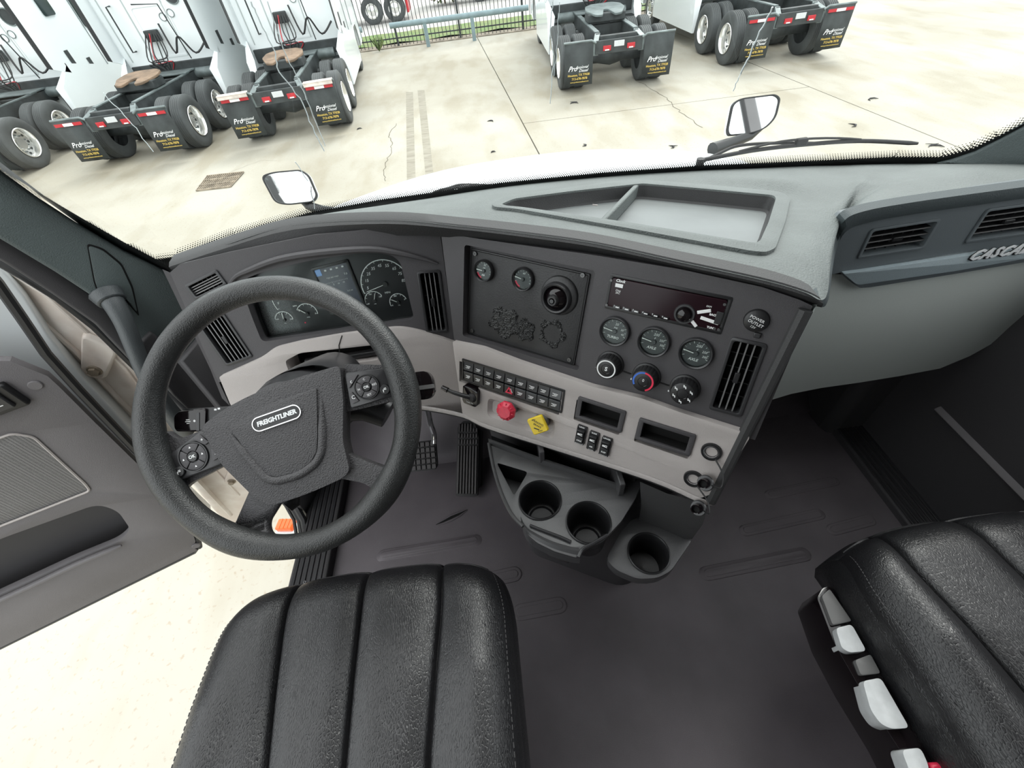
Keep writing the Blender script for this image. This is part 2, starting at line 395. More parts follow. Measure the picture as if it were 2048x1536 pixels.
# twigs and scraps blown about the yard
TW = [((1147, 205), .16, 'dry twig lying left of the third parked tractor on the concrete', 'x'), ((1740, 197), .17, 'small curved dark twig on the concrete above the right hood mirror', 'c'),
      ((1712, 250), .15, 'thin bent twig on the concrete right of the hood mirror', 'c'), ((1868, 290), .17, 'forked twig near the right windscreen corner', 'x'),
      ((982, 241), .12, 'pale bent scrap on the concrete beside the long joint', 'c'), ((1172, 290), .10, 'small dark leaf scrap nearest the hood right of the joint', 'c'),
      ((985, 303), .08, 'small dark scrap left of the long joint near the hood', 'c'), ((717, 257), .11, 'dark twig curl on the concrete right of the second tractor tyres', 'c'),
      ((1348, 293), .12, 'leafy scrap on the concrete left of the right hood mirror', 'x')]
for (x, y), s_, lab, k in TW:
    c = onz(x, y, GZ + .012); a = random.uniform(0, 3); mb = MB()
    mb.tube([c + V((math.cos(a + t) * s_ * (t - .8), math.sin(a + t * .8) * s_ * (t - .8), .004 * math.sin(t * 3))) for t in (0, .4, .8, 1.2, 1.6)], [.004, .012, .014, .010, .003], 6)
    if k == 'x': mb.tube([c + V((-.4 * s_, s_ * .5, 0)), c + V((0, 0, .01)), c + V((.6 * s_, .2 * s_, 0))], [.003, .01, .004], 5)
    tag(obj('twig', mb, 'rubber'), lab, 'twig')

# ================================================================= CAB SHELL (setting)
mb = MB().plate([(-.86, -.75), (1.29, -.75), (1.29, .98), (-.72, .98), (-.72, .90), (-.84, .74)], [], -.09, 0); floor = struct('floor', mb, 'floor')
def stadium(a, b, w, h, z=0):
    A, B = onz(*a, z), onz(*b, z); d = (B - A); u = d.normalized(); n = V((-u.y, u.x, 0)); p = []
    for k in range(9):
        t = -PI / 2 + PI * k / 8; p.append(B + u * (math.cos(t) * w) + n * (math.sin(t) * w))
    for k in range(9):
        t = PI / 2 + PI * k / 8; p.append(A + u * (math.cos(t) * w) + n * (math.sin(t) * w))
    return MB().prism([(q.x, q.y) for q in p], z - .002, z + h, taper=.93)
for a, b, w in (((762, 1112), (955, 1080), .021), ((985, 1158), (1030, 1148), .025), ((1410, 1148), (1610, 1108), .023), ((1488, 1062), (1640, 1028), .020), ((1538, 990), (1670, 962), .018),
                ((1040, 1225), (1120, 1210), .025), ((1665, 1060), (1740, 1040), .02)):
    r_ = obj('rib', stadium(a, b, w, .0035), 'floor', floor, bevel=.0015); r2 = obj('rib_groove', stadium(a, b, w * .55, .0052), 'floor', floor, bevel=.001)
# torn slit in the mat below the accelerator
mb = MB(); sl = [onz(*p, .001) for p in ((872, 1050), (888, 1043), (902, 1036), (918, 1029), (934, 1020))]
mb.loft([[p + V((0, w, .002)), p + V((0, 0, .0015)), p - V((0, w, -.002))] for p, w in zip(sl, (.001, .005, .008, .006, .001))]); obj('mat_tear', mb, 'void', floor)
mb = MB()
for sg in (1, -1): mb.tube([p + V((0, sg * w, .002)) for p, w in zip(sl, (.002, .007, .010, .008, .002))], [.001, .003, .004, .003, .001], 6)
obj('tear_lip', mb, 'floor', floor)
# door sills with ridges
sill = struct('trim_1', MB().box((-.765, .30, .008), (.13, 1.30, .03)), 'doordark', bevel=.006); sill['label'] = 'ridged plastic door sill left of the driver seat'
for k in range(6): obj('ridge', MB().box((-.815 + k * .018, .30, .025), (.0115, 1.27, .005)), 'satin', sill, bevel=.0015)
obj('screw', MB().cyl(.005, .026, .030, 12, T2(-.772, .545)), 'chrome', sill)
obj('screw_head', MB().cyl(.0025, .030, .0308, 8, T2(-.772, .545)), 'void', sill)
obj('sill_lip', MB().box((-.700, .30, .016), (.012, 1.30, .05)), 'rubber', sill, bevel=.004)
sr = struct('trim_2', MB().box((1.255, .30, .01), (.11, 1.5, .035)), 'doordark', bevel=.006); sr['label'] = 'ridged plastic door sill on the passenger side'
for k in range(5): obj('ridge', MB().box((1.215 + k * .02, .30, .029), (.011, 1.48, .006)), 'satin', sr, bevel=.0015)
# toe board and bulkhead
rows = [[(x, .96, -.01), (x, 1.00, .02), (x, 1.10, .12), (x, 1.22, .24), (x, 1.26, .40), (x, 1.27, .60), (x, 1.27, .78)] for x in (-.80, -.4, 0, .4, .8, 1.29)]
wf = struct('wall_front', MB().loft(rows), 'floor')
mo = wf.modifiers.new('s', 'SOLIDIFY'); mo.thickness = .03; mo.offset = -1
# right hand side of the cab (closed passenger door)
mb = MB().box((1.335, -.05, .46), (.07, 1.9, .98)); wr = struct('wall_right', mb, 'doordark', bevel=.01)
a, b = onx(1893, 833, 1.30), onx(2048, 989, 1.30)
obj('door_ledge', MB().loft([[(1.302, p.y, p.z + .012), (1.290, p.y, p.z + .006), (1.286, p.y, p.z), (1.290, p.y, p.z - .006), (1.302, p.y, p.z - .012)] for p in (a + (a - b) * .12, a, a.lerp(b, .5), b, b + (b - a) * 2)]), 'door', wr)
obj('kick_panel', MB().box((1.27, 1.05, .40), (.20, .42, .90)), 'doordark', wr, bevel=.04)
# roof, rear wall and door tops (out of the frame, added to shade the cab)
cl = struct('ceiling', MB().box((.28, -.42, 2.05), (2.2, 1.75, .06)), 'door', bevel=.02)
wb = struct('wall_back', MB().box((.21, -1.15, .95), (2.4, .06, 2.2)), 'door')
wu = obj('door_top', MB().plate([(-1.15, .94), (.90, .94), (.42, 2.05), (-1.15, 2.05)], [[(-.25, 1.02), (.78, 1.02), (.42, 1.85), (-.25, 1.85)]], -.03, .03, Matrix(((0, 0, 1, 1.335), (1, 0, 0, 0), (0, 1, 0, 0), (0, 0, 0, 1)))), 'door', wr)
# left side below the dash
mb = MB().loft([[(-.83, .80, 0), (-.80, .80, .25), (-.78, .80, .55), (-.78, .82, .80)], [(-.78, .95, 0), (-.76, .97, .3), (-.75, .98, .6), (-.75, .98, .80)], [(-.74, 1.26, 0), (-.74, 1.26, .3), (-.74, 1.26, .5), (-.74, 1.26, .66)]])
wl = struct('wall_left', mb, 'doordark'); mo = wl.modifiers.new('s', 'SOLIDIFY'); mo.thickness = .02; mo.offset = 1

# ================================================================= WINDSCREEN
base = [(-.85, .90, .985), (-.76, 1.02, .96), (-.55, 1.12, .94), (-.2, 1.19, .935), (.2, 1.20, .935), (.6, 1.13, .94), (.95, 1.02, .95), (1.10, .955, .97), (1.16, .88, 1.03)]
def cat(P_, t):
    k = min(int(t), len(P_) - 2); f = t - k; p = [V(P_[max(0, k - 1)]), V(P_[k]), V(P_[k + 1]), V(P_[min(len(P_) - 1, k + 2)])]
    return .5 * ((2 * p[1]) + (-p[0] + p[2]) * f + (2 * p[0] - 5 * p[1] + 4 * p[2] - p[3]) * f * f + (-p[0] + 3 * p[1] - 3 * p[2] + p[3]) * f ** 3)
# px traced bottom edge of the glass, each point at the height of the dash behind it
A1 = Frame((-.80, .95, 1.0), (.70, .71, 0), (.71, -.70, .08))
A2 = Frame((1.10, .93, .98), (.70, -.71, 0), (-.71, -.70, .10))
edge = [A1.M @ V((*A1.uv(x, y, -.008), -.008)) for x, y in ((-170, 208), (-70, 276), (0, 336), (80, 394), (160, 446), (240, 496), (318, 538))]
gb2 = [(370, 525, .975), (480, 478, .965), (620, 436, .96), (760, 410, .955), (860, 396, .955), (1000, 376, .955), (1200, 356, .955), (1400, 342, .955), (1640, 332, .955), (1780, 328, .955)]
edge += [onz(x, y, z) for x, y, z in gb2]
edge += [A2.M @ V((*A2.uv(x, y, -.008), -.008)) for x, y in ((1880, 324), (1945, 307), (2000, 281), (2060, 249), (2160, 186))]
def gin(p, k):
    """the glass leans back and in: k metres up along it"""
    cx = .15; u = V(((cx - p.x) * .10, -.50, .86)); return u.normalized() * k
top = []
GL = []
for i, p in enumerate(edge):
    t = V((.15 + (p.x - .15) * .93, p.y - .45 if abs(p.x - .15) < .85 else p.y - .32, 1.85)); GL.append(t)
mb = MB(); mb.loft([[p.lerp(t, k / 8) for p, t in zip(edge, GL)] for k in range(9)])
ws = struct('window_1', mb, 'glass'); ws['label'] = 'curved windscreen glass with black dotted edge band'
# ceramic band round the lower edge, and its dots
def inward(i):
    d = (edge[min(i + 1, len(edge) - 1)] - edge[max(0, i - 1)]).normalized(); up = (GL[i] - edge[i]).normalized()
    n = d.cross(up).normalized(); w = n.cross(d).normalized(); return w, n, d
bw = [.03] * len(edge); rows = [[], []]
for i in range(len(edge)):
    w, n, d = inward(i); k = .028 if 7 < i < 16 else .036
    if i < 7: k = .062
    if i > 16: k = .02
    rows[0].append(edge[i] - w * .03 - n * .004); rows[1].append(edge[i] + w * k * .5 - n * .004); bw[i] = k
obj('edge_band', MB().loft(rows), 'black', ws)
mb = MB()
for i in range(len(edge) - 1):
    w, n, d = inward(i); Ld = (edge[i + 1] - edge[i]); m_ = int(Ld.length / .0056)
    for k in range(m_):
        t = k / m_
        for r_ in range(5):
            kk = bw[i] * (1 - t) + bw[i + 1] * t; p = edge[i].lerp(edge[i + 1], t) + w * (kk * .5 + .001 + r_ * .0046) - n * .0045 + d * (.0028 if r_ % 2 else 0)
            q = .0026 - r_ * .00038
            mb.add([p + (d * math.cos(a) + w * math.sin(a)) * q for a in (0, PI / 3, 2 * PI / 3, PI, 4 * PI / 3, 5 * PI / 3)], [(0, 1, 2, 3, 4, 5)], None, False)
obj('edge_dots', mb, 'black', ws, kind='stuff')
# long thin pale lines running up the glass
M['glassline'] = mat('pale_glass_line', (.72, .80, .82), .3)
def gpt(x, y):
    """point on the glass under a pixel (nearest ruled strip)"""
    d = ray(x, y).normalized(); best = None
    for i in range(len(edge) - 1):
        a, b, c = edge[i], edge[i + 1], GL[i]; n = (b - a).cross(c - a).normalized(); den = d.dot(n)
        if abs(den) < 1e-6: continue
        q = CAM + d * ((a - CAM).dot(n) / den); s_ = (q - a).dot((b - a)) / (b - a).length_squared
        e = abs(s_ - .5)
        if best is None or e < best[0]: best = (e, q - n * .003 * (1 if den > 0 else -1))
    return best[1]
for pts, w in (([(500, 0), (520, 40), (548, 100), (556, 140), (600, 195), (618, 240), (648, 300)], .0011), ([(535, 0), (555, 60), (574, 115), (600, 165), (620, 215), (650, 290)], .0008),
               ([(1105, 0), (1100, 60), (1108, 110), (1103, 160), (1100, 205)], .0009), ([(1118, 0), (1116, 50), (1113, 110), (1108, 150)], .0006), ([(1545, 10), (1520, 60), (1498, 110), (1480, 145), (1466, 180)], .0010),
               ([(205, 185), (240, 222), (270, 256), (305, 302)], .0007), ([(590, 320), (622, 372), (630, 415)], .0009)):
    pp = []
    for a_, b_ in zip(pts, pts[1:]):
        for k in range(5): pp.append((a_[0] + (b_[0] - a_[0]) * k / 5 + random.uniform(-1.5, 1.5), a_[1] + (b_[1] - a_[1]) * k / 5 + random.uniform(-1.5, 1.5)))
    pp.append(pts[-1]); obj('pale_line', MB().tube([gpt(*q) for q in pp], w, 5), 'glassline', ws)

# ================================================================= A PILLARS
pl = [(-120, 232), (-60, 285), (0, 340), (80, 398), (160, 450), (250, 503), (338, 545), (362, 590), (440, 780), (470, 835), (430, 868), (345, 790), (280, 700), (205, 606), (112, 545), (0, 478), (-100, 418)]
tp = struct('trim_3', MB().plate(A1.poly(pl), [], -.05, 0, A1.M), 'pillar', bevel=.008); tp['label'] = 'textured green grey trim of the left windscreen pillar'
cv = [(176, 490), (205, 500), (241, 530), (262, 575), (274, 625), (246, 591), (220, 583), (199, 588), (190, 563)]
obj('handle_cover', MB().prism(roundpoly(A1.poly(cv), .008), -.002, .004, A1.M), 'pillar', tp, bevel=.003)
obj('cover_gap', MB().prism(roundpoly([(x * 1.0, y) for x, y in A1.poly([(173, 486), (206, 496), (244, 527), (266, 573), (279, 634), (246, 596), (220, 588), (197, 592), (187, 564)])], .008), -.003, .0006, A1.M), 'void', tp)
low = [(270, 690), (345, 790), (430, 868), (520, 960), (560, 1000), (530, 940), (450, 815), (405, 770), (350, 705), (300, 660)]
obj('pillar_return', MB().plate(A1.poly([(-120, 400), (0, 470), (112, 538), (200, 600), (282, 695), (345, 785), (440, 868), (520, 950), (505, 965), (425, 880), (330, 790), (268, 730), (190, 648), (100, 585), (0, 520), (-120, 455)], -.03), [], -.05, -.03, A1.M), 'doordark', tp, bevel=.006)
obj('lower_cover', MB().prism(A1.poly(low), -.02, .012, A1.M), 'doordark', tp, bevel=.006)
gh = thing('grab_handle', 'dark moulded grab handle running down the left windscreen pillar', 'handle')
hp = [A1.o + A1.u * a + A1.v * b + A1.n * h for (a, b), h in ((A1.uv(214, 588), -.01), (A1.uv(226, 606), .012), (A1.uv(243, 640), .028), (A1.uv(262, 690), .034), (A1.uv(286, 745), .036), (A1.uv(318, 795), .034), (A1.uv(350, 835), .024), (A1.uv(372, 860), -.005))]
hh = [cat(hp, t / 3) for t in range(0, 21)] + [hp[-1]]
obj('grip', MB().tube(hh, [.024 - .006 * math.sin(PI * i / 21) for i in range(22)], 14), 'handle', gh)
obj('end_collar', MB().tube([hp[0], hp[0].lerp(hp[1], .8)], [.033, .027], 14), 'handle', gh, bevel=.003)
pr = [(1868, 328), (1900, 321), (1950, 304), (2000, 279), (2060, 247), (2150, 190), (2200, 330), (2048, 336), (1960, 334)]
tr = struct('trim_4', MB().plate(A2.poly(pr), [], -.05, 0, A2.M), 'pillar', bevel=.006); tr['label'] = 'grey trim of the right windscreen pillar above the dash'

# ================================================================= OPEN DRIVER DOOR (left)
D = Frame((-1.27, .78, -.1), (.916, .40, 0), (.40, -.916, 0))
def Dp(pts, h=0): return D.poly(pts, h)
right = Dp([(386, 1095), (391, 1083), (384, 1062), (330, 992), (274, 927), (190, 845), (118, 773), (95, 752), (42, 731), (20, 722)])
trim = [(-1.05, .01)] + Dp([(300, 1143)])[:0] + [(right[0][0], .015)] + right + [(right[-1][0] - .10, 1.02), (-1.05, 1.02)]
spk = Dp([(42, 868), (174, 977)]); sp_o = [(-1.0, spk[0][1] + .012), (spk[0][0] - .01, spk[0][1] + .012), (spk[0][0] + .012, spk[0][1] - .02), (spk[1][0] + .01, spk[1][1] + .02), (spk[1][0], spk[1][1] - .012), (-1.0, spk[1][1] + .035)]
pk = Dp([(195, 1008), (236, 1022), (262, 1060), (238, 1082), (150, 1118), (0, 1188)]); pko = [(-1.0, .435)] + Dp([(0, 1078)]) + pk[:1] + pk[1:] + [(-1.0, pk[-1][1])]
dd = struct('door_1', MB().plate(trim, [roundpoly(sp_o, .012), roundpoly(pko, .03)], -.02, 0, D.M), 'door', bevel=.004); dd['label'] = 'open driver door with charcoal trim panel left of the seat'
shell = [(-1.08, -.03), (right[0][0] + .02, -.03), (right[2][0] + .03, .06)] + Dp([(345, 990), (290, 925), (228, 860), (150, 782), (84, 703), (34, 625), (0, 585), (-60, 520)], -.02) + [(-1.08, 1.6)]
win = [(-1.0, 1.08), (-.05, 1.08), (-.02, 1.25), (-.10, 1.5), (-1.0, 1.5)]
obj('door_shell', MB().plate(shell, [win], -.15, -.095, D.M), 'paintw', dd, bevel=.006)
obj('door_glass', MB().plate([(-1.02, 1.06), (-.01, 1.06), (.0, 1.27), (-.09, 1.52), (-1.02, 1.52)], [], -.05, -.046, D.M), 'glass', dd)
sealp = Dp([(392, 1098), (384, 1060), (345, 1005), (280, 922), (222, 862), (148, 786), (80, 712), (30, 640), (-20, 570), (-80, 500)], -.01)
obj('door_seal', MB().tube([D.M @ V((a + .012, b, -.012)) for a, b in sealp], .011, 8), 'seal', dd)
obj('bottom_seal', MB().tube([D.M @ V((-1.05, -.005, -.02)), D.M @ V((-.05, -.005, -.02)), D.M @ V(sealp[0][:2] + (-.015,))], .012, 8), 'seal', dd)
M['mesh'] = mat('speaker_mesh', (.20, .20, .21), .6)
def dots(m, s, lo, hi, bstr=.6):
    t = m.node_tree; b = t.nodes['Principled BSDF']; co = t.nodes.new('ShaderNodeTexCoord').outputs['Object']
    v = t.nodes.new('ShaderNodeTexVoronoi'); v.inputs['Scale'].default_value = s; v.inputs['Randomness'].default_value = .12; v.feature = 'F1'; t.links.new(co, v.inputs['Vector'])
    r = t.nodes.new('ShaderNodeValToRGB'); e = r.color_ramp.elements; e[0].position = .30; e[0].color = (*lo, 1); e[1].position = .42; e[1].color = (*hi, 1)
    t.links.new(v.outputs['Distance'], r.inputs[0]); t.links.new(r.outputs[0], b.inputs['Base Color'])
dots(M['mesh'], 320, (.03, .03, .03), (.22, .215, .215))
obj('speaker_grille', MB().plate(roundpoly(sp_o, .012), [], -.012, -.003, D.M), 'mesh', dd, bevel=.002)
ip = roundpoly(sp_o, .012); mb = MB().tube([D.M @ V((a, b, .001)) for a, b in ip], .0035, 6, closed=True); obj('grille_rim', mb, 'grey', dd)
# pocket bowl and its lip
pr_ = roundpoly(pko, .03); cxp = -.45; cyp = .37
rowsp = []
for h, dn in ((-.001, 0), (-.02, .04), (-.05, .09), (-.072, .10)):
    rowsp.append([D.M @ V((a, b - (dn if b < .33 else dn * .1), h)) for a, b in pr_])
rowsp.append([D.M @ V((cxp + (a - cxp) * (.3 if a > -.9 else 1), .20, -.078)) for a, b in pr_])
obj('door_pocket', MB().loft(rowsp, close=True), 'doordark', dd)  # darker trim tone paints in the shade under the overhang
lp = [D.M @ V((a, b - .012, .012)) for a, b in (pk[3], pk[4], pk[5], (-1.0, pk[5][1] + .02))]
obj('pocket_lip', MB().tube([cat(lp, t / 4) for t in range(0, 13)], [.004] + [.009] * 12, 10), 'door', dd)
for q in ((71, 770), (392, 1091)):
    a, b = D.uv(*q); obj('screw_cap', MB().cyl(.014, -.002, .004, 20, D.M @ T2(a, b), ch=.002), 'door', dd)
a, b = D.uv(8, 792); fr = Frame(D.M @ V((a, b, .012)), D.u, D.n)
sw = obj('switch_pad', MB().box((-.09, .0, -.005), (.24, .075, .02)), 'black', dd, bevel=.006); sw.matrix_world = fr.M
for k in range(3): obj('window_switch', MB().box((-.01 - k * .052, .0, .008), (.040, .048, .010)), 'satin', sw, bevel=.003)
obj('switch_legend', MB().text('N', .014, T2(-.01, .012, .0135)).box((-.012, -.008, .0135), (.018, .002, .001)), 'white', sw)
obj('armrest', MB().loft([[D.M @ V((x, .83, 0)), D.M @ V((x, .80, .03)), D.M @ V((x, .77, .035)), D.M @ V((x, .74, .0))] for x in (-.16, -.22, -.4, -1.0)]), 'door', dd)

# white painted hinge pillar between the cab and the door
J = Frame((-1.1, .975, .4), (1, 0, 0), (.10, -1, 0))
jp = [(-90, 500), (0, 588), (60, 640), (140, 720), (215, 800), (285, 872), (340, 925), (380, 968), (420, 1015), (452, 1048), (480, 1052), (505, 1015), (535, 975), (560, 985), (470, 880), (400, 800), (300, 715), (200, 625), (130, 575), (60, 528), (0, 495), (-90, 440)]
jm = struct('trim_5', MB().plate(J.poly(jp), [], -.10, 0, J.M), 'paint', bevel=.012); jm['label'] = 'scuffed pale painted door pillar with hinge mounts'
obj('pillar_ridge', MB().tube([J.M @ V((a, b, .0)) for a, b in J.poly([(-40, 560), (60, 622), (150, 700), (240, 800), (330, 885), (420, 985), (462, 1030)])], .008, 8), 'paint', jm)
obj('pillar_step', MB().tube([J.M @ V((a, b, .0)) for a, b in J.poly([(0, 530), (90, 588), (170, 660), (250, 735), (300, 800), (380, 885), (440, 950), (478, 990)])], .006, 8), 'paint', jm)
for q, k in (((193, 735), 1), ((465, 957), .8)):
    f2 = J.at(*q, .004, .75)
    hb = obj('hinge_bracket', MB().prism(roundpoly([(-.04 * k, -.028 * k), (.11 * k, -.034 * k), (.13 * k, .05 * k), (.0, .032 * k), (-.04 * k, .028 * k)], .022), -.004, .012, None, .9), 'paint', jm, bevel=.004); hb.matrix_world = f2.M
    obj('hinge_bolt', MB().cyl(.018 * k, .008, .016, 20, None, ch=.002).cyl(.013 * k, .014, .024, 6), 'tan', hb)
for off, rad, nm in ((0, .009, 'body_seal'),):
    sp = [(-60, 462), (0, 503), (60, 538), (130, 583), (200, 640), (285, 726), (340, 785), (430, 868), (510, 945), (570, 1010), (596, 1040), (606, 1070), (604, 1100)]
    P3 = [J.M @ V((a, b, .03)) for a, b in J.poly([(x - off, y + off) for x, y in sp[:9]])] 
    obj(nm, MB().tube(P3, rad, 8), 'seal', jm)
q0 = [onz(x, y, z) for x, y, z in ((565, 985, .10), (590, 1010, .07), (607, 1040, .03), (612, 1070, .0), (606, 1105, -.01))]
for k, rd in enumerate((.012, .008, .006)):
    obj('sill_seal', MB().tube([p + V((-.022 * k, .006 * k, -.006 * k)) for p in q0], rd, 8), 'seal', jm)
# amber side marker seen below the open door gap
q = onz(572, 1050, -.45)
am = thing('side_marker_lamp', 'orange side marker lens seen through the lower part of the steering wheel', 'lamp', Matrix.Translation(q) @ Matrix.Rotation(math.radians(-8), 4, 'Z'))
obj('lens', MB().box((0, 0, 0), (.085, .055, .03)), 'orange', am, bevel=.006)
obj('lens_rib', MB().box((-.02, 0, .016), (.004, .05, .003)).box((0, 0, .016), (.004, .05, .003)).box((.02, 0, .016), (.004, .05, .003)), 'orange', am)
obj('housing', MB().box((0, 0, -.022), (.10, .07, .02)), 'paintw', am, bevel=.004)
# ================================================================= DASHBOARD
DB = thing('dashboard', 'wraparound truck dashboard with pale grey top and charcoal face', 'dashboard')
front = [(350, 524, 1.02), (450, 490, 1.05), (583, 452, 1.065), (770, 441, 1.07), (920, 453, 1.07), (1060, 469, 1.07), (1192, 488, 1.07), (1358, 524, 1.07), (1524, 560, 1.07), (1607, 584, 1.068), (1641, 600, 1.062),
         (1655, 585, 1.05), (1661, 535, 1.03), (1668, 480, 1.0), (1690, 440, .99), (1730, 422, .985), (1810, 407, .985), (1920, 391, .985), (2048, 374, .985), (2150, 361, .985), (2260, 346, .985)]
backp = [(352, 524, .99), (440, 490, .968), (620, 440, .962), (760, 414, .957), (860, 397, .957), (975, 378, .957), (1090, 364, .957), (1250, 350, .957), (1400, 341, .957), (1500, 337, .957), (1570, 334, .957),
         (1620, 332, .957), (1680, 331, .957), (1730, 329, .957), (1780, 328, .957), (1820, 327, .957), (1860, 326, .957), (1910, 325, .957), (1980, 326, .957), (2060, 332, .957), (2130, 338, .957)]
def Lw(x, y, h): return L.M @ V((*L.uv(x, y, h), h))
def Sw(x, y, h): return S.M @ V((*S.uv(x, y, h), h))
def Pw(x, y, h=0): return P.M @ V((*P.uv(x, y, h), h))
FR = [onz(*p) for p in front[:13]] + [Pw(x, y, .014) for x, y, z in front[13:]]; BK = [onz(*p) for p in backp]
rows = []
NR = 10
for k in range(NR + 1):
    t = k / NR; row = []
    for a, b in zip(FR, BK):
        p = a.lerp(b, t); p.z = a.z + (b.z - a.z) * t + .012 * math.sin(PI * t) * (1 if a.z > 1.0 else .5); row.append(p)
    rows.append(row)
fine = []
for r_ in rows: fine.append([cat(r_, t / 3) for t in range(0, (len(r_) - 1) * 3)] + [r_[-1]])
# tray plane on top of the pad
TA, TB, TC = onz(960, 459, 1.078), onz(1540, 562, 1.078), onz(1240, 352, .975)
tn = (TB - TA).cross(TC - TA); tn = tn if tn.z > 0 else -tn
TR = Frame(TA, TB - TA, tn)
rim_o = TR.poly([(982, 414), (1013, 398), (1130, 381), (1285, 364), (1420, 375), (1562, 389), (1579, 402), (1568, 450), (1548, 504), (1528, 512), (1500, 509), (1240, 460), (1030, 423), (990, 420)])
rim_i = TR.poly([(1003, 414), (1028, 403), (1140, 388), (1285, 372), (1420, 384), (1545, 396), (1550, 402), (1535, 450), (1518, 488), (1508, 493), (1490, 490), (1250, 450), (1045, 420), (1012, 417)])
rim_o = roundpoly(rim_o, .02, 3); rim_i = roundpoly(rim_i, .012, 3)
def inside(q, poly):
    r_ = False; j = len(poly) - 1
    for i in range(len(poly)):
        (xa, ya), (xb, yb) = poly[i], poly[j]
        if (ya > q[1]) != (yb > q[1]) and q[0] < (xb - xa) * (q[1] - ya) / (yb - ya) + xa: r_ = not r_
        j = i
    return r_
cx_, cy_ = sum(p[0] for p in rim_o) / len(rim_o), sum(p[1] for p in rim_o) / len(rim_o)
cutp = [((a[0] + b[0]) / 2, (a[1] + b[1]) / 2) for a, b in zip(rim_o, rim_i)]
fine = [[cat(r_, t / 14) for t in range(0, (len(r_) - 1) * 14)] + [r_[-1]] for r_ in rows]
fine = [[cat([r_[i] for r_ in fine], t / 5) for i in range(len(fine[0]))] for t in range(0, NR * 5)] + [fine[-1]]
def flat(p):
    d = p - TR.o; u, v, h = d.dot(TR.u), d.dot(TR.v), d.dot(TR.n)
    if inside((u, v), rim_o): w = 1
    else:
        w = min((V((u, v)) - V(a)).length for a in rim_d); w = max(0, 1 - max(0, w - .006) / .06); w = w * w * (3 - 2 * w)
    return p - TR.n * h * w
rim_d = [tuple(V(a).lerp(V(b), t / 4)) for a, b in zip(rim_o, rim_o[1:] + rim_o[:1]) for t in range(4)]
for r_i, r_ in enumerate(fine):
    w_ = int(34 * min(1, max(0, r_i - 7) / 16)); zs = [p.z for p in r_]
    for i in range(len(r_)):
        lo_, hi_ = max(0, i - w_), min(len(zs), i + w_ + 1); m = min(i - lo_, hi_ - 1 - i); r_[i].z = sum(zs[i - m:i + m + 1]) / (2 * m + 1)
fine = [[flat(p) for p in r_] for r_ in fine]
pad = MB().loft(fine)
keep = []
for f in pad.f:
    c = (V(pad.v[f[0]]) + V(pad.v[f[2]])) / 2 - TR.o
    if not inside((c.dot(TR.u), c.dot(TR.v)), cutp): keep.append(f)
pad.f = keep; pad.s = [True] * len(keep)
po = obj('top_pad', pad, 'pad', DB, ang=50)
# brow: the dark front edge of the pad
bot = [(356, 553, 1.0), (460, 523, 1.02), (626, 489, 1.03), (770, 472, 1.034), (920, 476, 1.034), (1060, 495, 1.034), (1192, 514, 1.034), (1358, 545, 1.034), (1524, 581, 1.034), (1600, 604, 1.032), (1643, 615, 1.03)]
BT = [onz(*p) for p in bot]
FR0 = list(FR); FR[0] = onz(338, 528, 1.025)
def mid(a, b, t, o): return a.lerp(b, t) + V((0, -o, 0))
br = [[p + V((0, .03, .004)) for p in FR[:11]], [p + V((0, .004, .002)) for p in FR[:11]], [mid(a, b, .12, .006) for a, b in zip(FR, BT)], [mid(a, b, .5, .004) for a, b in zip(FR, BT)], [mid(a, b, .9, .0) for a, b in zip(FR, BT)], BT, [p + V((0, .05, -.012)) for p in BT]]
br = [[cat(r_, t / 4) for t in range(0, 40)] + [r_[-1]] for r_ in br]
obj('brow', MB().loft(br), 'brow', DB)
b2 = [(1643, 615, 1.03), (1654, 606, 1.012), (1662, 560, .99), (1672, 500, .972), (1692, 460, .965), (1738, 442, .962), (1812, 428, .962), (1920, 412, .962), (2048, 394, .962), (2150, 380, .962), (2260, 365, .962)]
B2 = [onz(*p) for p in b2[:3]] + [Pw(x, y + 3, .010) for x, y, z in b2[3:]]; F2 = FR[10:21]
br = [[p + V((0, .02, .003)) for p in F2], F2, [a.lerp(b, .5) + V((0, -.003, 0)) for a, b in zip(F2, B2)], B2, [p + V((.0, .05, -.01)) for p in B2]]
br = [[cat(r_, t / 4) for t in range(0, 40)] + [r_[-1]] for r_ in br]
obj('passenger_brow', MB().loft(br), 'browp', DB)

# --- storage tray let into the top
ty = thing('storage_tray', 'shallow two part storage tray let into the dashboard top', 'tray', TR)
obj('tray_rim', MB().plate(rim_o, [rim_i], -.010, .006), 'pad', ty, bevel=.003)
k0 = [( cx_ + (a - cx_) * .96, cy_ + (b - cy_) * .92) for a, b in rim_i]
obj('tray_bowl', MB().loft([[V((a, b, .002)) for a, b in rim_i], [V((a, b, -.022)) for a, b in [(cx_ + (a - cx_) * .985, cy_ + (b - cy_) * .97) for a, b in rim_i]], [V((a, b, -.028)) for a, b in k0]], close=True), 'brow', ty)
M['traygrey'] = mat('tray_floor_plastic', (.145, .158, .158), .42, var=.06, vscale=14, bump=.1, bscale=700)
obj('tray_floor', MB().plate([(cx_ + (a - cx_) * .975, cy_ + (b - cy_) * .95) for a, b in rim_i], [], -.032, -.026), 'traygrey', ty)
d1, d2 = TR.uv(1274, 371), TR.uv(1205, 443); dv = V((d2[0] - d1[0], d2[1] - d1[1])); 
f_ = math.atan2(dv.y, dv.x)
obj('divider', MB().box((0, 0, -.011), (dv.length + .004, .011, .030), T2((d1[0] + d2[0]) / 2, (d1[1] + d2[1]) / 2, 0, f_)), 'pad', ty, bevel=.003)
a, b = TR.uv(1190, 411, -.026); obj('dust_scrap', MB().box((0, 0, -.025), (.012, .004, .002), T2(a, b)), 'grey', ty)

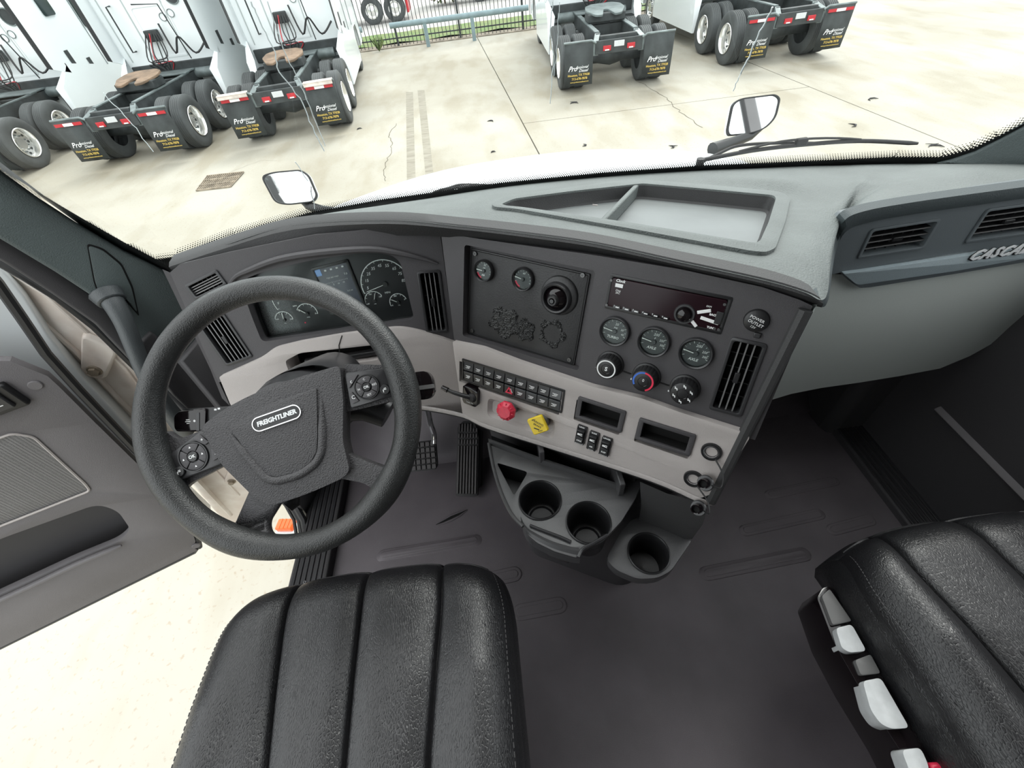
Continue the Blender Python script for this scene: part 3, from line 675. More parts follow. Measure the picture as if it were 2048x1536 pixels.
# --- face panels with real openings
def hole(F_, c4, r, grow=0):
    cx, cy, w, h, a = F_.rect(c4); return rr(w + grow, h + grow, r, 4, cx, cy, a)
V_L1 = [(374, 566), (438, 543), (449, 566), (391, 603)]
V_L2 = [(398, 645), (455, 622), (497, 716), (450, 731)]
V_L3 = [(833, 543), (877, 541), (897, 662), (856, 666)]
clus = roundpoly(L.poly([(524, 684), (506, 640), (488, 590), (484, 560), (540, 538), (626, 520), (741, 503), (785, 511), (801, 525), (827, 632), (822, 640)]), [.012, .02, .02, .03, .03, .02, .03, .03, .02, .006, .006])
Lout = L.poly([(340, 545), (360, 528), (450, 506), (626, 470), (770, 455), (884, 455), (884, 472), (911, 692), (905, 705), (830, 690), (795, 680), (684, 690), (560, 715), (523, 735), (437, 765), (432, 754)])
obj('cluster_fascia', MB().plate(Lout, [clus, hole(L, V_L1, .008), hole(L, V_L2, .006), hole(L, V_L3, .006)], -.02, 0, L.M, hz=-.035, back=False), 'face', DB)
obj('fascia_seam', MB().tube([L.M @ V((*L.uv(x, y), .0005)) for x, y in ((882, 472), (911, 690))], .0014, 4), 'void', DB)
# cowl arch over the gauges
ar = L.poly([(450, 590), (470, 556), (500, 540), (560, 518), (640, 505), (741, 498), (800, 506), (850, 518), (880, 528)])
pth = [L.M @ V((a, b, .004)) for a, b in ar]
obj('cowl_arch', MB().tube([cat(pth, t / 4) for t in range(0, 32)], [.002 + .006 * math.sin(PI * t / 31) for t in range(32)], 8), 'face', DB)
V_S = [(1465, 675), (1533, 689), (1481, 833), (1418, 815)]
SUB = [(930, 490), (1191, 541), (1157, 742), (924, 671)]
RAD = [(1221, 546), (1466, 595), (1443, 669), (1209, 616)]
Sout = S.poly([(882, 466), (960, 478), (1172, 508), (1358, 538), (1524, 574), (1600, 600), (1625, 612), (1510, 880), (1358, 840), (1284, 812), (1183, 790), (1037, 742), (964, 714), (911, 700)])
obj('stack_fascia', MB().plate(Sout, [hole(S, SUB, .006), hole(S, RAD, .003), hole(S, V_S, .008)], -.02, 0, S.M, hz=-.035, back=False), 'face', DB)
# side cheek of the stack and its pale outer edge
e0, e1 = S.uv(1628, 617), S.uv(1434, 1000)
ra, rb = S.M @ V((e0[0] + .0, e0[1], 0)), S.M @ V((e1[0], e1[1], 0))
mb = MB(); q = [ra, rb]
mb.loft([[ra, ra + V((.012, .01, 0)), ra + V((.03, .22, -.14))], [rb, rb + V((.012, .012, 0)), rb + V((.03, .40, .0))]])
obj('stack_cheek', mb, 'pale', DB)
mb = MB().tube([ra.lerp(rb, t) + V((-.012, -.0, 0)) * 1 + S.n * .002 for t in (0, .5, 1)], .0095, 8); obj('cheek_edge', mb, 'brow', DB)

# --- warm grey lower panels
GH = .014
SLOT = [(566, 726), (752, 694), (757, 716), (590, 748)]
Gl = L.poly([(438, 754), (523, 716), (546, 697), (600, 684), (684, 669), (760, 659), (798, 655), (833, 661), (870, 672), (911, 686), (925, 826), (843, 812), (700, 806), (560, 808), (462, 812)], GH)
Gl = roundpoly(Gl, [.004, .02, .02, .004, .004, .01, .02, .02, .01, 0, 0, .02, .01, .01, .006])
slh = roundpoly(L.poly([(570, 722), (600, 706), (748, 690), (762, 702), (756, 720), (640, 736), (580, 750)], GH), .008)
obj('grey_panel', MB().plate(Gl, [slh], -.03, GH, L.M, hz=-.05), 'grey', DB, bevel=.005, seg=3, ang=50)
obj('slot_bin', MB().plate([(a, b) for a, b in slh], [], -.055, -.05, L.M), 'void', DB)
obj('slot_roller', MB().tube([L.M @ V((*L.uv(x, y, -.01), -.012)) for x, y in ((612, 724), (680, 716), (752, 704))], .009, 12), 'satin', DB)
obj('panel_seam', MB().tube([L.M @ V((*L.uv(x, y, GH), GH + .0003)) for x, y in ((684, 671), (678, 690), (679, 706))], .0012, 4), 'void', DB)
Gs = S.poly([(905, 684), (964, 696), (1037, 724), (1183, 773), (1284, 797), (1358, 824), (1490, 866), (1500, 875), (1430, 985), (1400, 997), (1300, 954), (1110, 893), (973, 850), (925, 828)], GH)
SWB = [(930, 718), (1131, 783), (1121, 822), (922, 758)]
B1 = [(1163, 793), (1253, 824), (1241, 862), (1148, 832)]; B2_ = [(1281, 834), (1392, 871), (1378, 909), (1271, 876)]
KR = [(985, 790), (1117, 836), (1112, 872), (978, 826)]
Gs = roundpoly(Gs, [0, .01, .004, .004, .004, .004, .008, .008, .02, .006, 0, 0, 0, 0])
obj('grey_panel', MB().plate(Gs, [hole(S, SWB, .002), hole(S, B1, .003), hole(S, B2_, .003), hole(S, KR, .012)], -.03, GH, S.M, hz=-.03), 'grey', DB, bevel=.005, seg=3, ang=50)
cx, cy, w, h, a = S.rect(KR); kr = rr(w, h, .012, 4, cx, cy, a); ki = rr(w - .016, h - .014, .010, 4, cx, cy, a)
obj('valve_recess', MB().loft([[S.M @ V((x, y, GH)) for x, y in kr], [S.M @ V((x, y, GH - .009)) for x, y in ki]], close=True).plate(ki, [], GH - .016, GH - .009, S.M), 'grey', DB)
# ribbed pale edge and dark lip below the grey panels
def Lw(x, y, h): return L.M @ V((*L.uv(x, y, h), h))
def Sw(x, y, h): return S.M @ V((*S.uv(x, y, h), h))
ed = [Lw(462, 812, GH), Lw(560, 808, GH), Lw(700, 806, GH), Lw(790, 808, GH), Lw(850, 813, GH), Sw(925, 828, GH), Sw(973, 850, GH), Sw(1110, 893, GH), Sw(1300, 954, GH), Sw(1400, 997, GH), Sw(1428, 1003, GH)]
ed = [cat(ed, t / 4) for t in range(0, 40)] + [ed[-1]]
sh = lambda k, dz, dy: [p + V((0, dy, dz)) for p in ed]
obj('edge_strip', MB().loft([sh(0, .002, .0), sh(0, -.002, -.003), sh(0, -.010, -.003), sh(0, -.014, .001)]), 'ribbed', DB)
obj('lower_lip', MB().loft([sh(0, -.013, .001), sh(0, -.024, .004), sh(0, -.036, .016), sh(0, -.040, .06), sh(0, -.05, .20)]), 'brow', DB)
# end face of the dash beside the left pillar
l0, l1, l2, l3 = Lw(345, 545, 0), Lw(437, 754, 0), Lw(460, 812, 0), Lw(340, 545, -.2)
obj('dash_end', MB().loft([[l0 + V((-.004, 0, 0)), l1 + V((-.004, 0, 0)), l2], [l0 + V((-.03, .02, 0)), l1 + V((-.03, .03, 0)), l2 + V((-.03, .03, 0))], [l0 + V((-.04, .12, -.12)), l1 + V((-.04, .2, 0)), l2 + V((-.04, .2, 0))]]), 'face', DB)
# hidden carcass behind the face, added to keep daylight out of the footwell
obj('light_block', MB().loft([[V((x, y, z)) for x, y, z in r_] for r_ in ([(-.78, .90, .80), (-.3, .92, .76), (.0, .86, .72), (.3, .75, .72), (.44, .72, .72), (1.27, .80, .55)], [(-.78, 1.22, .72), (-.3, 1.24, .72), (0, 1.24, .72), (.3, 1.24, .72), (.44, 1.24, .68), (1.27, 1.24, .5)])]), 'void', DB)

# --- passenger side
def Pw(x, y, h=0): return P.M @ V((*P.uv(x, y, h), h))
PV1 = [(1735, 461), (1866, 441), (1858, 492), (1722, 514)]; PV2 = [(1957, 426), (2090, 405), (2080, 461), (1945, 478)]
up = P.poly([(1640, 470), (1690, 430), (1760, 410), (2300, 330), (2300, 462), (2048, 487), (1900, 508), (1760, 532), (1692, 543), (1650, 552), (1640, 540)])
obj('passenger_fascia', MB().plate(roundpoly(up, .004), [hole(P, PV1, .006), hole(P, PV2, .006)], -.02, 0, P.M, hz=-.035, back=False), 'side', DB)
st = roundpoly(P.poly([(1681, 543), (1720, 538), (1900, 511), (2048, 489), (2300, 452), (2300, 490), (2048, 512), (1900, 538), (1712, 565), (1704, 562)]), .004)
obj('trim_strip', MB().prism(st, -.01, .010, P.M), 'strip', DB, bevel=.003)
st2 = roundpoly(P.poly([(1683, 546), (1705, 560), (1900, 534), (2048, 510), (2300, 486), (2300, 500), (2048, 521), (1900, 546), (1735, 572), (1716, 573), (1700, 563)]), .004)
obj('strip_base', MB().prism(st2, -.012, .006, P.M), 'side', DB, bevel=.002)
# knee panel: bulges and tucks under
cols = []
for x, yt, yb in ((1560, 560, 800), (1600, 560, 788), (1660, 548, 776), (1720, 550, 765), (1800, 545, 752), (1880, 532, 737), (1940, 524, 712), (1990, 516, 684), (2048, 508, 645), (2110, 500, 600), (2160, 494, 560)):
    c = []
    for k in range(9):
        t = k / 8; y = yt + (yb - yt) * t; h = -.012 + .012 * math.sin(PI * min(1, t * 1.0)) - .025 * t ** 3
        c.append(Pw(x - (18 * t if x < 1700 else 0), y, h))
    c.append(c[-1] + V((0, .03, -.012))); c.append(c[-1] + V((0, .16, .0)))
    cols.append(c)
obj('knee_panel', MB().loft(cols), 'pale', DB)
lt = MB().text('CASCADIA', .030, T2(0, 0, .0022), shear=.45, align='LEFT', ext=.0012, off=.0009, space=1.15)
lk = MB().text('CASCADIA', .030, T2(-.001, -.0012, .0006), shear=.45, align='LEFT', ext=.0006, off=.0022, space=1.15)
bd = obj('badge_letters', lt, 'letters', DB, label='chrome letters on the passenger trim strip')
bk_ = obj('badge_shadow_base', lk, 'black', bd)
fa = P.at(1938, 512, .0105, math.radians(0)); bd.matrix_world = fa.M
d3 = P.uv(2048, 493), P.uv(1938, 512); 

# --- gauges, vents, switches: each a thing of its own
def tick(mb, r0, r1, a, w, z): mb.box(((r0 + r1) / 2, 0, z), (r1 - r0, w, .0004), T2(0, 0, 0, a))
def vent(F_, c4, n, lab, vertical=False, ring_m='satin', tab=True, group=None, rad=.006, bw_=.004):
    fr, w, h = F_.rframe(c4)
    t = thing('air_vent', lab, 'vent', fr, group)
    obj('vent_frame', MB().plate(rr(w + .003, h + .003, rad), [rr(w - 2 * bw_, h - 2 * bw_, rad * .7)], -.004, .003, hz=-.02), ring_m, t, bevel=.0012)
    obj('duct', MB().plate(rr(w, h, rad), [], -.034, -.030), 'void', t)
    for k in range(n):
        q = (k + 1) / (n + 1) - .5
        if vertical: s_ = obj('slat', MB().box((q * (w - 2 * bw_), 0, -.010), (.0020, h - 2 * bw_, .014)), 'black', t); obj('slat_lit_edge', MB().box((q * (w - 2 * bw_), 0, -.0025), (.0022, h - 2 * bw_, .0012)), 'edge', s_)
        else: s_ = obj('slat', MB().box((0, q * (h - 2 * bw_), -.010), (w - 2 * bw_, .0020, .014)), 'black', t); obj('slat_lit_edge', MB().box((0, q * (h - 2 * bw_), -.0025), (w - 2 * bw_, .0022, .0012)), 'edge', s_)
    for k in range(4 if vertical else 5):
        q = (k + 1) / ((4 if vertical else 5) + 1) - .5
        if vertical: obj('cross_slat', MB().box((0, q * (h - 2 * bw_), -.020), (w - 2 * bw_, .0015, .010)), 'black', t)
        else: obj('cross_slat', MB().box((q * (w - 2 * bw_), 0, -.020), (.0015, h - 2 * bw_, .010)), 'black', t)
    if tab:
        obj('vent_tab', MB().box((0, 0, -.001), (.008, .018, .006) if vertical else (.020, .008, .006)), 'black', t, bevel=.001)
    return t
vent(L, V_L1, 4, 'small slatted air vent at the top left corner of the dashboard', tab=False, rad=.004)
vent(L, V_L2, 5, 'tall slatted air vent seen through the left of the steering wheel', True)
vent(L, V_L3, 3, 'narrow upright air vent between speedometer and gauge panel', True)
vent(S, V_S, 3, 'tall upright air vent at the right end of the centre stack', True)
vent(P, PV1, 3, 'left slatted air vent on the passenger side of the dash', ring_m='side')
vent(P, PV2, 4, 'right slatted air vent above the chrome badge, cut by the picture edge', ring_m='side')

# instrument cluster
IC = Frame(L.o - L.n * .035, L.u, L.n)
ic = thing('instrument_cluster', 'instrument cluster with speedometer and small screen behind the steering wheel', 'instrument cluster', IC)
cf = [(a * 1.0, b) for a, b in [IC.uv(x, y) for x, y in ((470, 548), (560, 512), (741, 494), (820, 505), (845, 640), (832, 655), (500, 700), (470, 640))]]
obj('cluster_plate', MB().plate(cf, [], -.004, 0), 'dial_black', ic)
def dialring(mb, c, r, a0, a1, w, z=.0008, n=40):
    vs = []; 
    for i in range(n + 1):
        a = a0 + (a1 - a0) * i / n; vs += [(c[0] + r * math.cos(a), c[1] + r * math.sin(a), z), (c[0] + (r - w) * math.cos(a), c[1] + (r - w) * math.sin(a), z)]
    mb.add(vs, [(2 * i, 2 * i + 2, 2 * i + 3, 2 * i + 1) for i in range(n)], None, False)
def gdial(name, cpx, rpx_pt, labels, a0, a1, needle_a, lab, nl=.8, cap='', ticks=17, arcw=.0017, tsz=.0062, sub=''):
    """arc dial on the cluster; angles in radians, clockwise from a0 to a1"""
    c = V(IC.uv(*cpx)); e = V(IC.uv(*rpx_pt)); r = (e - c).length
    mb = MB(); dialring(mb, c, r, a0, a1, arcw)
    for i in range(ticks):
        a = a0 + (a1 - a0) * i / (ticks - 1)
        mb.box((r - .002 - (.0009 if i % 2 == 0 else 0), 0, .0008), (.0045 if i % 2 == 0 else .0022, .0006, .0003), T2(c.x, c.y, 0, a))
    for i, s_ in enumerate(labels):
        a = a0 + (a1 - a0) * (i + .5) / len(labels) if len(labels) > 3 else a0 + (a1 - a0) * i / max(1, len(labels) - 1)
        mb.text(s_, tsz, T2(c.x + (r * .76) * math.cos(a), c.y + (r * .76) * math.sin(a), .0008), shear=.2)
    if cap: mb.text(cap, tsz * .7, T2(c.x, c.y - r * .36, .0008))
    dl = obj(name, mb, 'white', ic, label=lab)
    nd = MB().box((r * nl / 2, 0, .0035), (r * nl, .0013, .0006), T2(c.x, c.y, 0, needle_a)); obj('needle', nd, 'needle', dl)
    obj('needle_hub', MB().cyl(.0055 if r > .03 else .0035, .001, .0045, 16, T2(c.x, c.y)), 'black', dl)
    return c, r
gdial('speedometer', (771, 568), (725, 580), ['5', '15', '25', '35', '45', '55', '65', '75', '85'], math.radians(196), math.radians(-8), math.radians(194), 'large white speedometer arc', .85, 'MPH', 19, .0019, .0090)
gdial('gauge_dial', (749, 601), (730, 603), ['50', '100', '150'], math.radians(200), math.radians(25), math.radians(70), 'small air pressure dial', .8, 'AIR', 9, .0014, .005)
gdial('gauge_dial', (797, 604), (779, 603), ['L', '200', 'F'], math.radians(200), math.radians(15), math.radians(150), 'small temperature dial', .8, 'OIL', 9, .0014, .005)
gdial('tachometer', (585, 598), (545, 603), ['0', '5', '10', '15', '20', '25'], math.radians(205), math.radians(0), math.radians(148), 'rev counter arc partly hidden by the wheel', .6, 'RPM', 13, .0016, .007)
gdial('gauge_dial', (569, 640), (550, 636), ['100', '', '250'], math.radians(165), math.radians(0), math.radians(86), 'small oil dial', .85, 'OIL', 7, .0014, .005)
gdial('gauge_dial', (615, 627), (594, 618), ['E', '', 'F'], math.radians(150), math.radians(-8), math.radians(140), 'small fuel dial', .85, 'FUEL', 7, .0014, .005)
scr, sw_, sh_ = L.rframe([(629, 538), (699, 523), (722, 612), (660, 630)], -.030)
a_, b_, rt = IC.lin(scr)
sf = obj('screen_frame', MB().plate(rr(sw_ + .008, sh_ + .008, .004), [rr(sw_ - .004, sh_ - .004, .002)], -.002, .0045, T2(a_, b_, 0, rt)), 'black', ic, bevel=.001)
obj('screen', MB().box((0, 0, .001), (sw_ - .003, sh_ - .003, .002), T2(a_, b_, 0, rt)), 'screen', ic)
TT = T2(a_, b_, .0025, rt)
mb = MB().text('Hyc del viaje:', .0052, TT @ T2(-.004, sh_ * .26)).text('7.0', .0060, TT @ T2(sw_ * .34, sh_ * .26)).text('5     10     15', .0050, TT @ T2(.004, sh_ * .10)).text('0.0 mi', .005, TT @ T2(sw_ * .28, -sh_ * .1))
for k in range(16): mb.box((-sw_ * .35 + k * sw_ * .045, sh_ * .155, 0), (.0005, .0018 if k % 5 else .003, .0002), TT)
for k in range(4): mb.box((-sw_ * .18 + k * sw_ * .17, sh_ * .42, 0), (.0045, .0034, .0002), TT)
obj('screen_text', mb, 'white', ic)
obj('screen_icon', MB().box((-sw_ * .40, sh_ * .41, 0), (sw_ * .17, sh_ * .14, .0004), TT), 'screenlit', ic)
obj('warning_icon', MB().box((0, 0, .001), (.003, .003, .0004), T2(*IC.uv(611, 645))), 'redp', ic)
cov = [V(q) for q in clus]; 
obj('cover_lens', MB().plate([(a, b) for a, b in [L.uv(x, y, -.022) for x, y in ((500, 556), (626, 520), (741, 504), (800, 520), (826, 630), (820, 640), (528, 682), (505, 630))]], [], .0125, .013), 'clear', ic)

# round gauges of the stack
def gauge(F_, px, r, lab, cap, unit, top_, right_, h=0, needle_a=172, dialm='dial', redzone=False, group=None, mid_=''):
    t = thing('gauge', lab, 'gauge', F_.at(*px, h), group)
    obj('bezel', MB().lathe([(r * .82, .0035), (r * .86, .007), (r * .95, .0085), (r, .007), (r * 1.03, .0), (r * 1.03, -.004)], 48), 'satin', t, ang=60)
    obj('dial', MB().cyl(r * .86, -.004, .002, 40), dialm, t)
    mb = MB()
    for i in range(11):
        tick(mb, r * .66, r * (.80 if i % 2 == 0 else .74), math.radians(200 - i * 22), .0006, .0023)
    if top_: mb.text(top_, r * .24, T2(r * .06, r * .50, .0024), shear=.15)
    if unit: mb.text(unit, r * .20, T2(r * .02, r * .24, .0024), shear=.15)
    if mid_: mb.text(mid_, r * .20, T2(r * .46, r * .20, .0024), shear=.15)
    if right_: mb.text(right_, r * .20, T2(r * .54, -r * .10, .0024), shear=.15)
    if cap: mb.text(cap, r * .24, T2(-r * .05, -r * .42, .0024), shear=.15, off=.0001)
    obj('dial_marks', mb, 'white', t)
    if redzone:
        mb = MB(); dialring(mb, (0, 0), r * .80, math.radians(200), math.radians(250), r * .14, .0022, 16); obj('red_zone', mb, 'redp', t)
    obj('needle', MB().box((r * .36, 0, .0045), (r * .80, .0014, .0006), T2(0, 0, 0, math.radians(needle_a))), 'needle', t)
    obj('needle_hub', MB().cyl(r * .17, .002, .005, 18, ch=.001), 'dial', t)
    obj('lens', MB().cyl(r * .86, .0062, .0066, 40), 'clear', t)
    return t
gauge(S, (1230, 662), .0268, 'round turbo gauge at the left of the row below the radio', 'TURBO', 'PSI', '20', '40', mid_='30')
gauge(S, (1308, 683), .0268, 'round axle gauge in the middle of the row below the radio', 'AXLE', 'F', '200', '300', mid_='250')
gauge(S, (1392, 706), .0268, 'round axle gauge nearest the tall vent below the radio', 'AXLE', 'F', '200', '300', mid_='250')

# black auxiliary gauge panel
SP = Frame(S.o - S.n * .016, S.u, S.n)
gp = thing('auxiliary_board', 'black square panel with scraped adhesive left of the radio', 'panel', SP)
pc = [(943, 497), (1181, 548), (1147, 732), (933, 665)]
cx, cy, w, h, a = SP.rect(pc)
obj('panel_plate', MB().plate(rr(w, h, .003, 3, cx, cy, a), [], -.003, 0), 'panel', gp, bevel=.001)
obj('recess_wall', MB().plate(rr(w + .03, h + .03, .006, 4, cx, cy, a), [], -.010, -.004), 'face', gp)
gl = rr(w - .006, h - .006, .003, 3, cx, cy, a)
obj('panel_groove', MB().tube([V((x, y, .0002)) for x, y in gl], .0007, 4, closed=True), 'void', gp)
for q in ((951, 507), (1166, 550), (945, 661), (1139, 719)):
    x, y = SP.uv(*q); s_ = obj('screw', MB().lathe([(0, .002), (.0012, .002), (.0014, .003), (.0042, .003), (.0048, 0)], 16, T2(x, y)), 'screw', gp)
# dried glue left by something pulled off: relief blobs
def blob(cpx, rx, ry, seed, hole_=0, hgt=.004):
    random.seed(seed); c = SP.uv(*cpx); mb = MB(); N_ = 46; vs = []; hh = []
    for j in range(N_ + 1):
        for i in range(N_ + 1):
            x, y = 2 * i / N_ - 1, 2 * j / N_ - 1; r = math.hypot(x, y)
            ed_ = .86 + .12 * math.sin(5 * math.atan2(y, x) + seed) + random.uniform(-.08, .08)
            z = 0 if r > ed_ else hgt * (.35 + .65 * random.random()) * (1 if r > hole_ + random.uniform(-.06, .06) else .02)
            vs.append((c[0] + x * rx, c[1] + y * ry, z - .0004)); hh.append(z)
    fs = []
    for j in range(N_):
        for i in range(N_):
            f = (j * (N_ + 1) + i, j * (N_ + 1) + i + 1, (j + 1) * (N_ + 1) + i + 1, (j + 1) * (N_ + 1) + i)
            if max(hh[k] for k in f) > 0: fs.append(f)
    mb.add(vs, fs, None, True); return mb
obj('glue_residue', blob((1010, 645), .040, .036, 3), 'residue', gp)
obj('glue_residue', blob((1050, 660), .024, .026, 5), 'residue', gp)
obj('glue_residue', blob((1104, 667), .031, .031, 8, .62), 'residue', gp)
random.seed(11)
gauge(SP, (969, 541), .0215, 'round gauge with red smears at the left of the black panel', 'AIR', 'PSI', '75', '', .002, 178, 'dial', True)
gauge(SP, (1047, 558), .0225, 'round gauge beside the swivel mount on the black panel', '', '', '60', '', .002, 170, 'dial', True)
bm_ = thing('swivel_mount', 'round black swivel ball mount at the top right of the gauge panel', 'mount', SP.at(1119, 591, 0))
R_ = .036
obj('mount_flange', MB().lathe([(R_ * .6, .006), (R_ * .95, .005), (R_ * 1.02, .003), (R_ * 1.04, 0)], 48), 'panel', bm_, ang=60)
fl = obj('collar', MB().lathe([(R_ * .62, .004), (R_ * .66, .013), (R_ * .74, .014), (R_ * .84, .010), (R_ * .86, .003)], 48, T2(-.003, -.004)), 'satin', bm_, ang=60)
obj('dish', MB().lathe([(0, .018), (R_ * .22, .0175), (R_ * .4, .014), (R_ * .60, .0075), (R_ * .64, .005)], 40, T2(-.003, -.004)), 'gloss', bm_)
obj('centre_ring', MB().lathe([(R_ * .12, .021), (R_ * .16, .025), (R_ * .24, .025), (R_ * .30, .021), (R_ * .31, .014)], 32, T2(-.004, -.006)), 'panel', bm_, ang=60)
obj('centre_stud', MB().cyl(R_ * .11, .012, .026, 8, T2(-.004, -.006)), 'gloss', bm_)

# radio
rf, w, h = S.rframe(RAD)
ra_ = thing('radio', 'black single slot car radio above the three round gauges', 'radio', rf)
obj('sleeve', MB().plate(rr(w, h, .003), [rr(w - .010, h - .010, .003)], -.03, .001), 'black', ra_, bevel=.001)
obj('faceplate', MB().plate(rr(w - .012, h - .012, .003), [], -.02, .004), 'glass_dark', ra_, bevel=.0015)
obj('radio_knob', MB().lathe([(0, .014), (.006, .0135), (.0095, .012), (.0105, .004)], 28, T2(w * .185, -h * .16)), 'gloss', ra_)
obj('knob_ring', MB().lathe([(.011, .0045), (.013, .0065), (.0155, .0065), (.0165, .004)], 32, T2(w * .185, -h * .16)), 'satin', ra_)
for k in range(6):
    x = -w * .385 + k * w * .085
    obj('preset_button', MB().box((x, -h * .375, .0045), (w * .07, .0055, .0015)), 'gloss', ra_, bevel=.0005)
mb = MB()
for k in range(6): mb.text(str(k + 1), .0042, T2(-w * .405 + k * w * .085, -h * .35, .0055)).box((-w * .378 + k * w * .085, -h * .375, .0055), (.006, .0018, .0003))
mb.text('Clock', .0065, T2(-w * .395, h * .36, .0045), shear=.2, off=.0002).box((-w * .40, h * .23, .0045), (.013, .0062, .0003)).text('Disp', .0048, T2(-w * .40, h * .09, .0045), shear=.2).text('SRC', .0045, T2(-w * .40, h * .02, .0045), shear=.2)
mb.text('BACK', .0045, T2(w * .40, -h * .02, .0045), off=.0002).text('TUNE', .0045, T2(w * .41, -h * .36, .0045), off=.0002).text('SXM', .004, T2(w * .35, h * .17, .0045))
obj('radio_print', mb, 'white', ra_, kind='stuff')
for x, y, l_, r_ in ((.325, .02, .020, .38), (.385, -.18, .028, -.12), (.27, -.33, .016, -.7)):
    obj('face_key', MB().box((0, 0, .0045), (l_, .0052, .002), T2(w * x, h * y, 0, r_)), 'white', ra_, bevel=.0006)
for x, y in ((-.478, .33), (-.478, -.38), (.455, .30), (.44, -.36), (.47, -.36)):
    obj('screw', MB().cyl(.0022, .003, .0052, 12, T2(w * x, h * y)), 'screw', ra_)
obj('side_button', MB().box((w * .445, -.004, .005), (.010, .020, .002)), 'black', ra_, bevel=.0008)

# climate knobs
def knob(px, lab, kind):
    t = thing('climate_knob', lab, 'knob', S.at(*px, 0), 'climate knobs on the centre stack')
    r = .0215
    obj('knob_base', MB().lathe([(r * 1.18, 0), (r * 1.15, .002), (r * 1.05, .003), (0, .003)], 40), 'black', t)
    mb = MB(); n = 120; pr = [(r * 1.02, .003), (r, .012), (r * .96, .022), (r * .90, .025), (r * .80, .026), (0, .026)]; vs = []; fs = []
    for i in range(n):
        a = 2 * PI * i / n; g_ = 1 - .035 * (1 if i % 6 in (0, 1) else 0)
        vs += [(q * (g_ if j < 3 else 1) * math.cos(a), q * (g_ if j < 3 else 1) * math.sin(a), z) for j, (q, z) in enumerate(pr)]
    m = len(pr)
    for i in range(n):
        for j in range(m - 1): fs.append((i * m + j, ((i + 1) % n) * m + j, ((i + 1) % n) * m + j + 1, i * m + j + 1))
    obj('knob_body', mb.add(vs, fs), 'black', t)
    obj('knob_cap', MB().lathe([(r * .42, .0265), (r * .30, .0245), (0, .0235)], 32), 'gloss', t)
    z = .0264
    if kind == 0:
        mb = MB(); dialring(mb, (0, 0), r * .80, math.radians(0), math.radians(360), r * .11, z, 48); mb.text('S', r * .5, T2(0, 0, z), off=.0003); obj('knob_marks', mb, 'white', t)
    elif kind == 1:
        mb = MB(); dialring(mb, (0, 0), r * .84, math.radians(90), math.radians(215), r * .14, z, 24); obj('cold_arc', mb, 'bluep', t)
        mb = MB(); dialring(mb, (0, 0), r * .84, math.radians(90), math.radians(-65), r * .14, z, 24); obj('hot_arc', mb, 'redp', t)
        obj('knob_marks', MB().text('0', r * .35, T2(0, r * .1, z)), 'white', t)
    else:
        mb = MB()
        for k in range(6):
            a = math.radians(90 + k * 60); c = (r * .66 * math.cos(a), r * .66 * math.sin(a))
            mb.box((c[0], c[1], z), (r * .20, r * .09, .0004), R=None).box((c[0] - r * .08, c[1] + r * .10, z), (r * .10, r * .06, .0004)).box((c[0] + r * .10, c[1] - r * .09, z), (r * .08, r * .10, .0004))
        mb.box((0, 0, z - .001), (r * .4, r * .12, .001)); obj('knob_marks', mb, 'white', t)
    obj('pointer_dot', MB().cyl(.0013, .0, .0034, 10, T2(-r * 1.12, -r * .62)), 'white', t)
    return t
knob((1221, 728), 'black climate knob with a white ring, leftmost under the gauges', 0)
knob((1293, 752), 'black temperature knob with blue and red arc, middle of three', 1)
knob((1370, 776), 'black climate knob with white airflow symbols nearest the vent', 2)
for a, b in (((1246, 742), (1262, 748)), ((1320, 765), (1338, 771))):
    obj('knob_link', MB().tube([Sw(*a, .0006), Sw(*b, .0006)], .0016, 4), 'black', DB)
# capped outlet
t = thing('power_outlet_cap', 'round black power outlet cap above the tall right vent', 'outlet', S.at(1513, 641, 0))
obj('cap', MB().lathe([(0, .007), (.012, .0068), (.0165, .005), (.018, 0)], 32), 'black', t)
obj('cap_text', MB().text('POWER', .0062, T2(0, .004, .0072, -.25)).text('OUTLET', .0062, T2(0, -.003, .0072, -.25)).text('12V', .005, T2(-.002, -.009, .0068, -.25)), 'white', t)
obj('cap_tab', MB().box((.008, -.021, .003), (.010, .008, .005)), 'satin', t, bevel=.0015)

# switch bank
sf_, w, h = S.rframe(SWB, GH)
sb = thing('switch_bank', 'two row bank of black rocker switches with red hazard triangle', 'switch', sf_)
obj('housing', MB().plate(rr(w + .003, h + .003, .002), [rr(w - .004, h - .006, .001)], -.02, .002), 'black', sb, bevel=.0008)
obj('backplate', MB().box((0, 0, -.012), (w - .002, h - .002, .004)), 'void', sb)
nb = 9; bw2 = (w - .007) / nb
for r_ in range(2):
    for k in range(nb):
        x = -w / 2 + .0035 + bw2 * (k + .5); y = h * .235 * (1 if r_ == 0 else -1)
        bt = obj('rocker', MB().box((0, 0, 0), (bw2 - .0012, h * .42, .012), R=Matrix.Rotation((-.12 if r_ == 0 else .12), 3, 'X'), T=T2(x, y, -.003)), 'dial' if (r_ and k > 4) or k == 8 else 'satin', sb, bevel=.001)
        if k == 4 and r_ == 1: continue
        ic_ = MB().box((x, y + .002, .0045), (bw2 * .45, .0012, .0004)).box((x + .001, y - .0005, .0045), (bw2 * .30, .0011, .0004)).box((x - .0015, y - .003, .0045), (bw2 * .35, .001, .0004))
        obj('rocker_icon', ic_, 'white', bt)
x = -w / 2 + .0035 + bw2 * 4.5; y = -h * .235
hz_ = [(x - .0085, y - .0075), (x + .0085, y - .0075), (x, y + .0085)]; hi_ = [(x - .0045, y - .0052), (x + .0045, y - .0052), (x, y + .0035)]
obj('hazard_triangle', MB().plate(hz_, [hi_], .003, .0052), 'redp', sb)
obj('hazard_bar', MB().box((0, 0, .004), (.010, .0012, .001), T2(x + .006, y, 0, math.radians(-62))), 'white', sb)

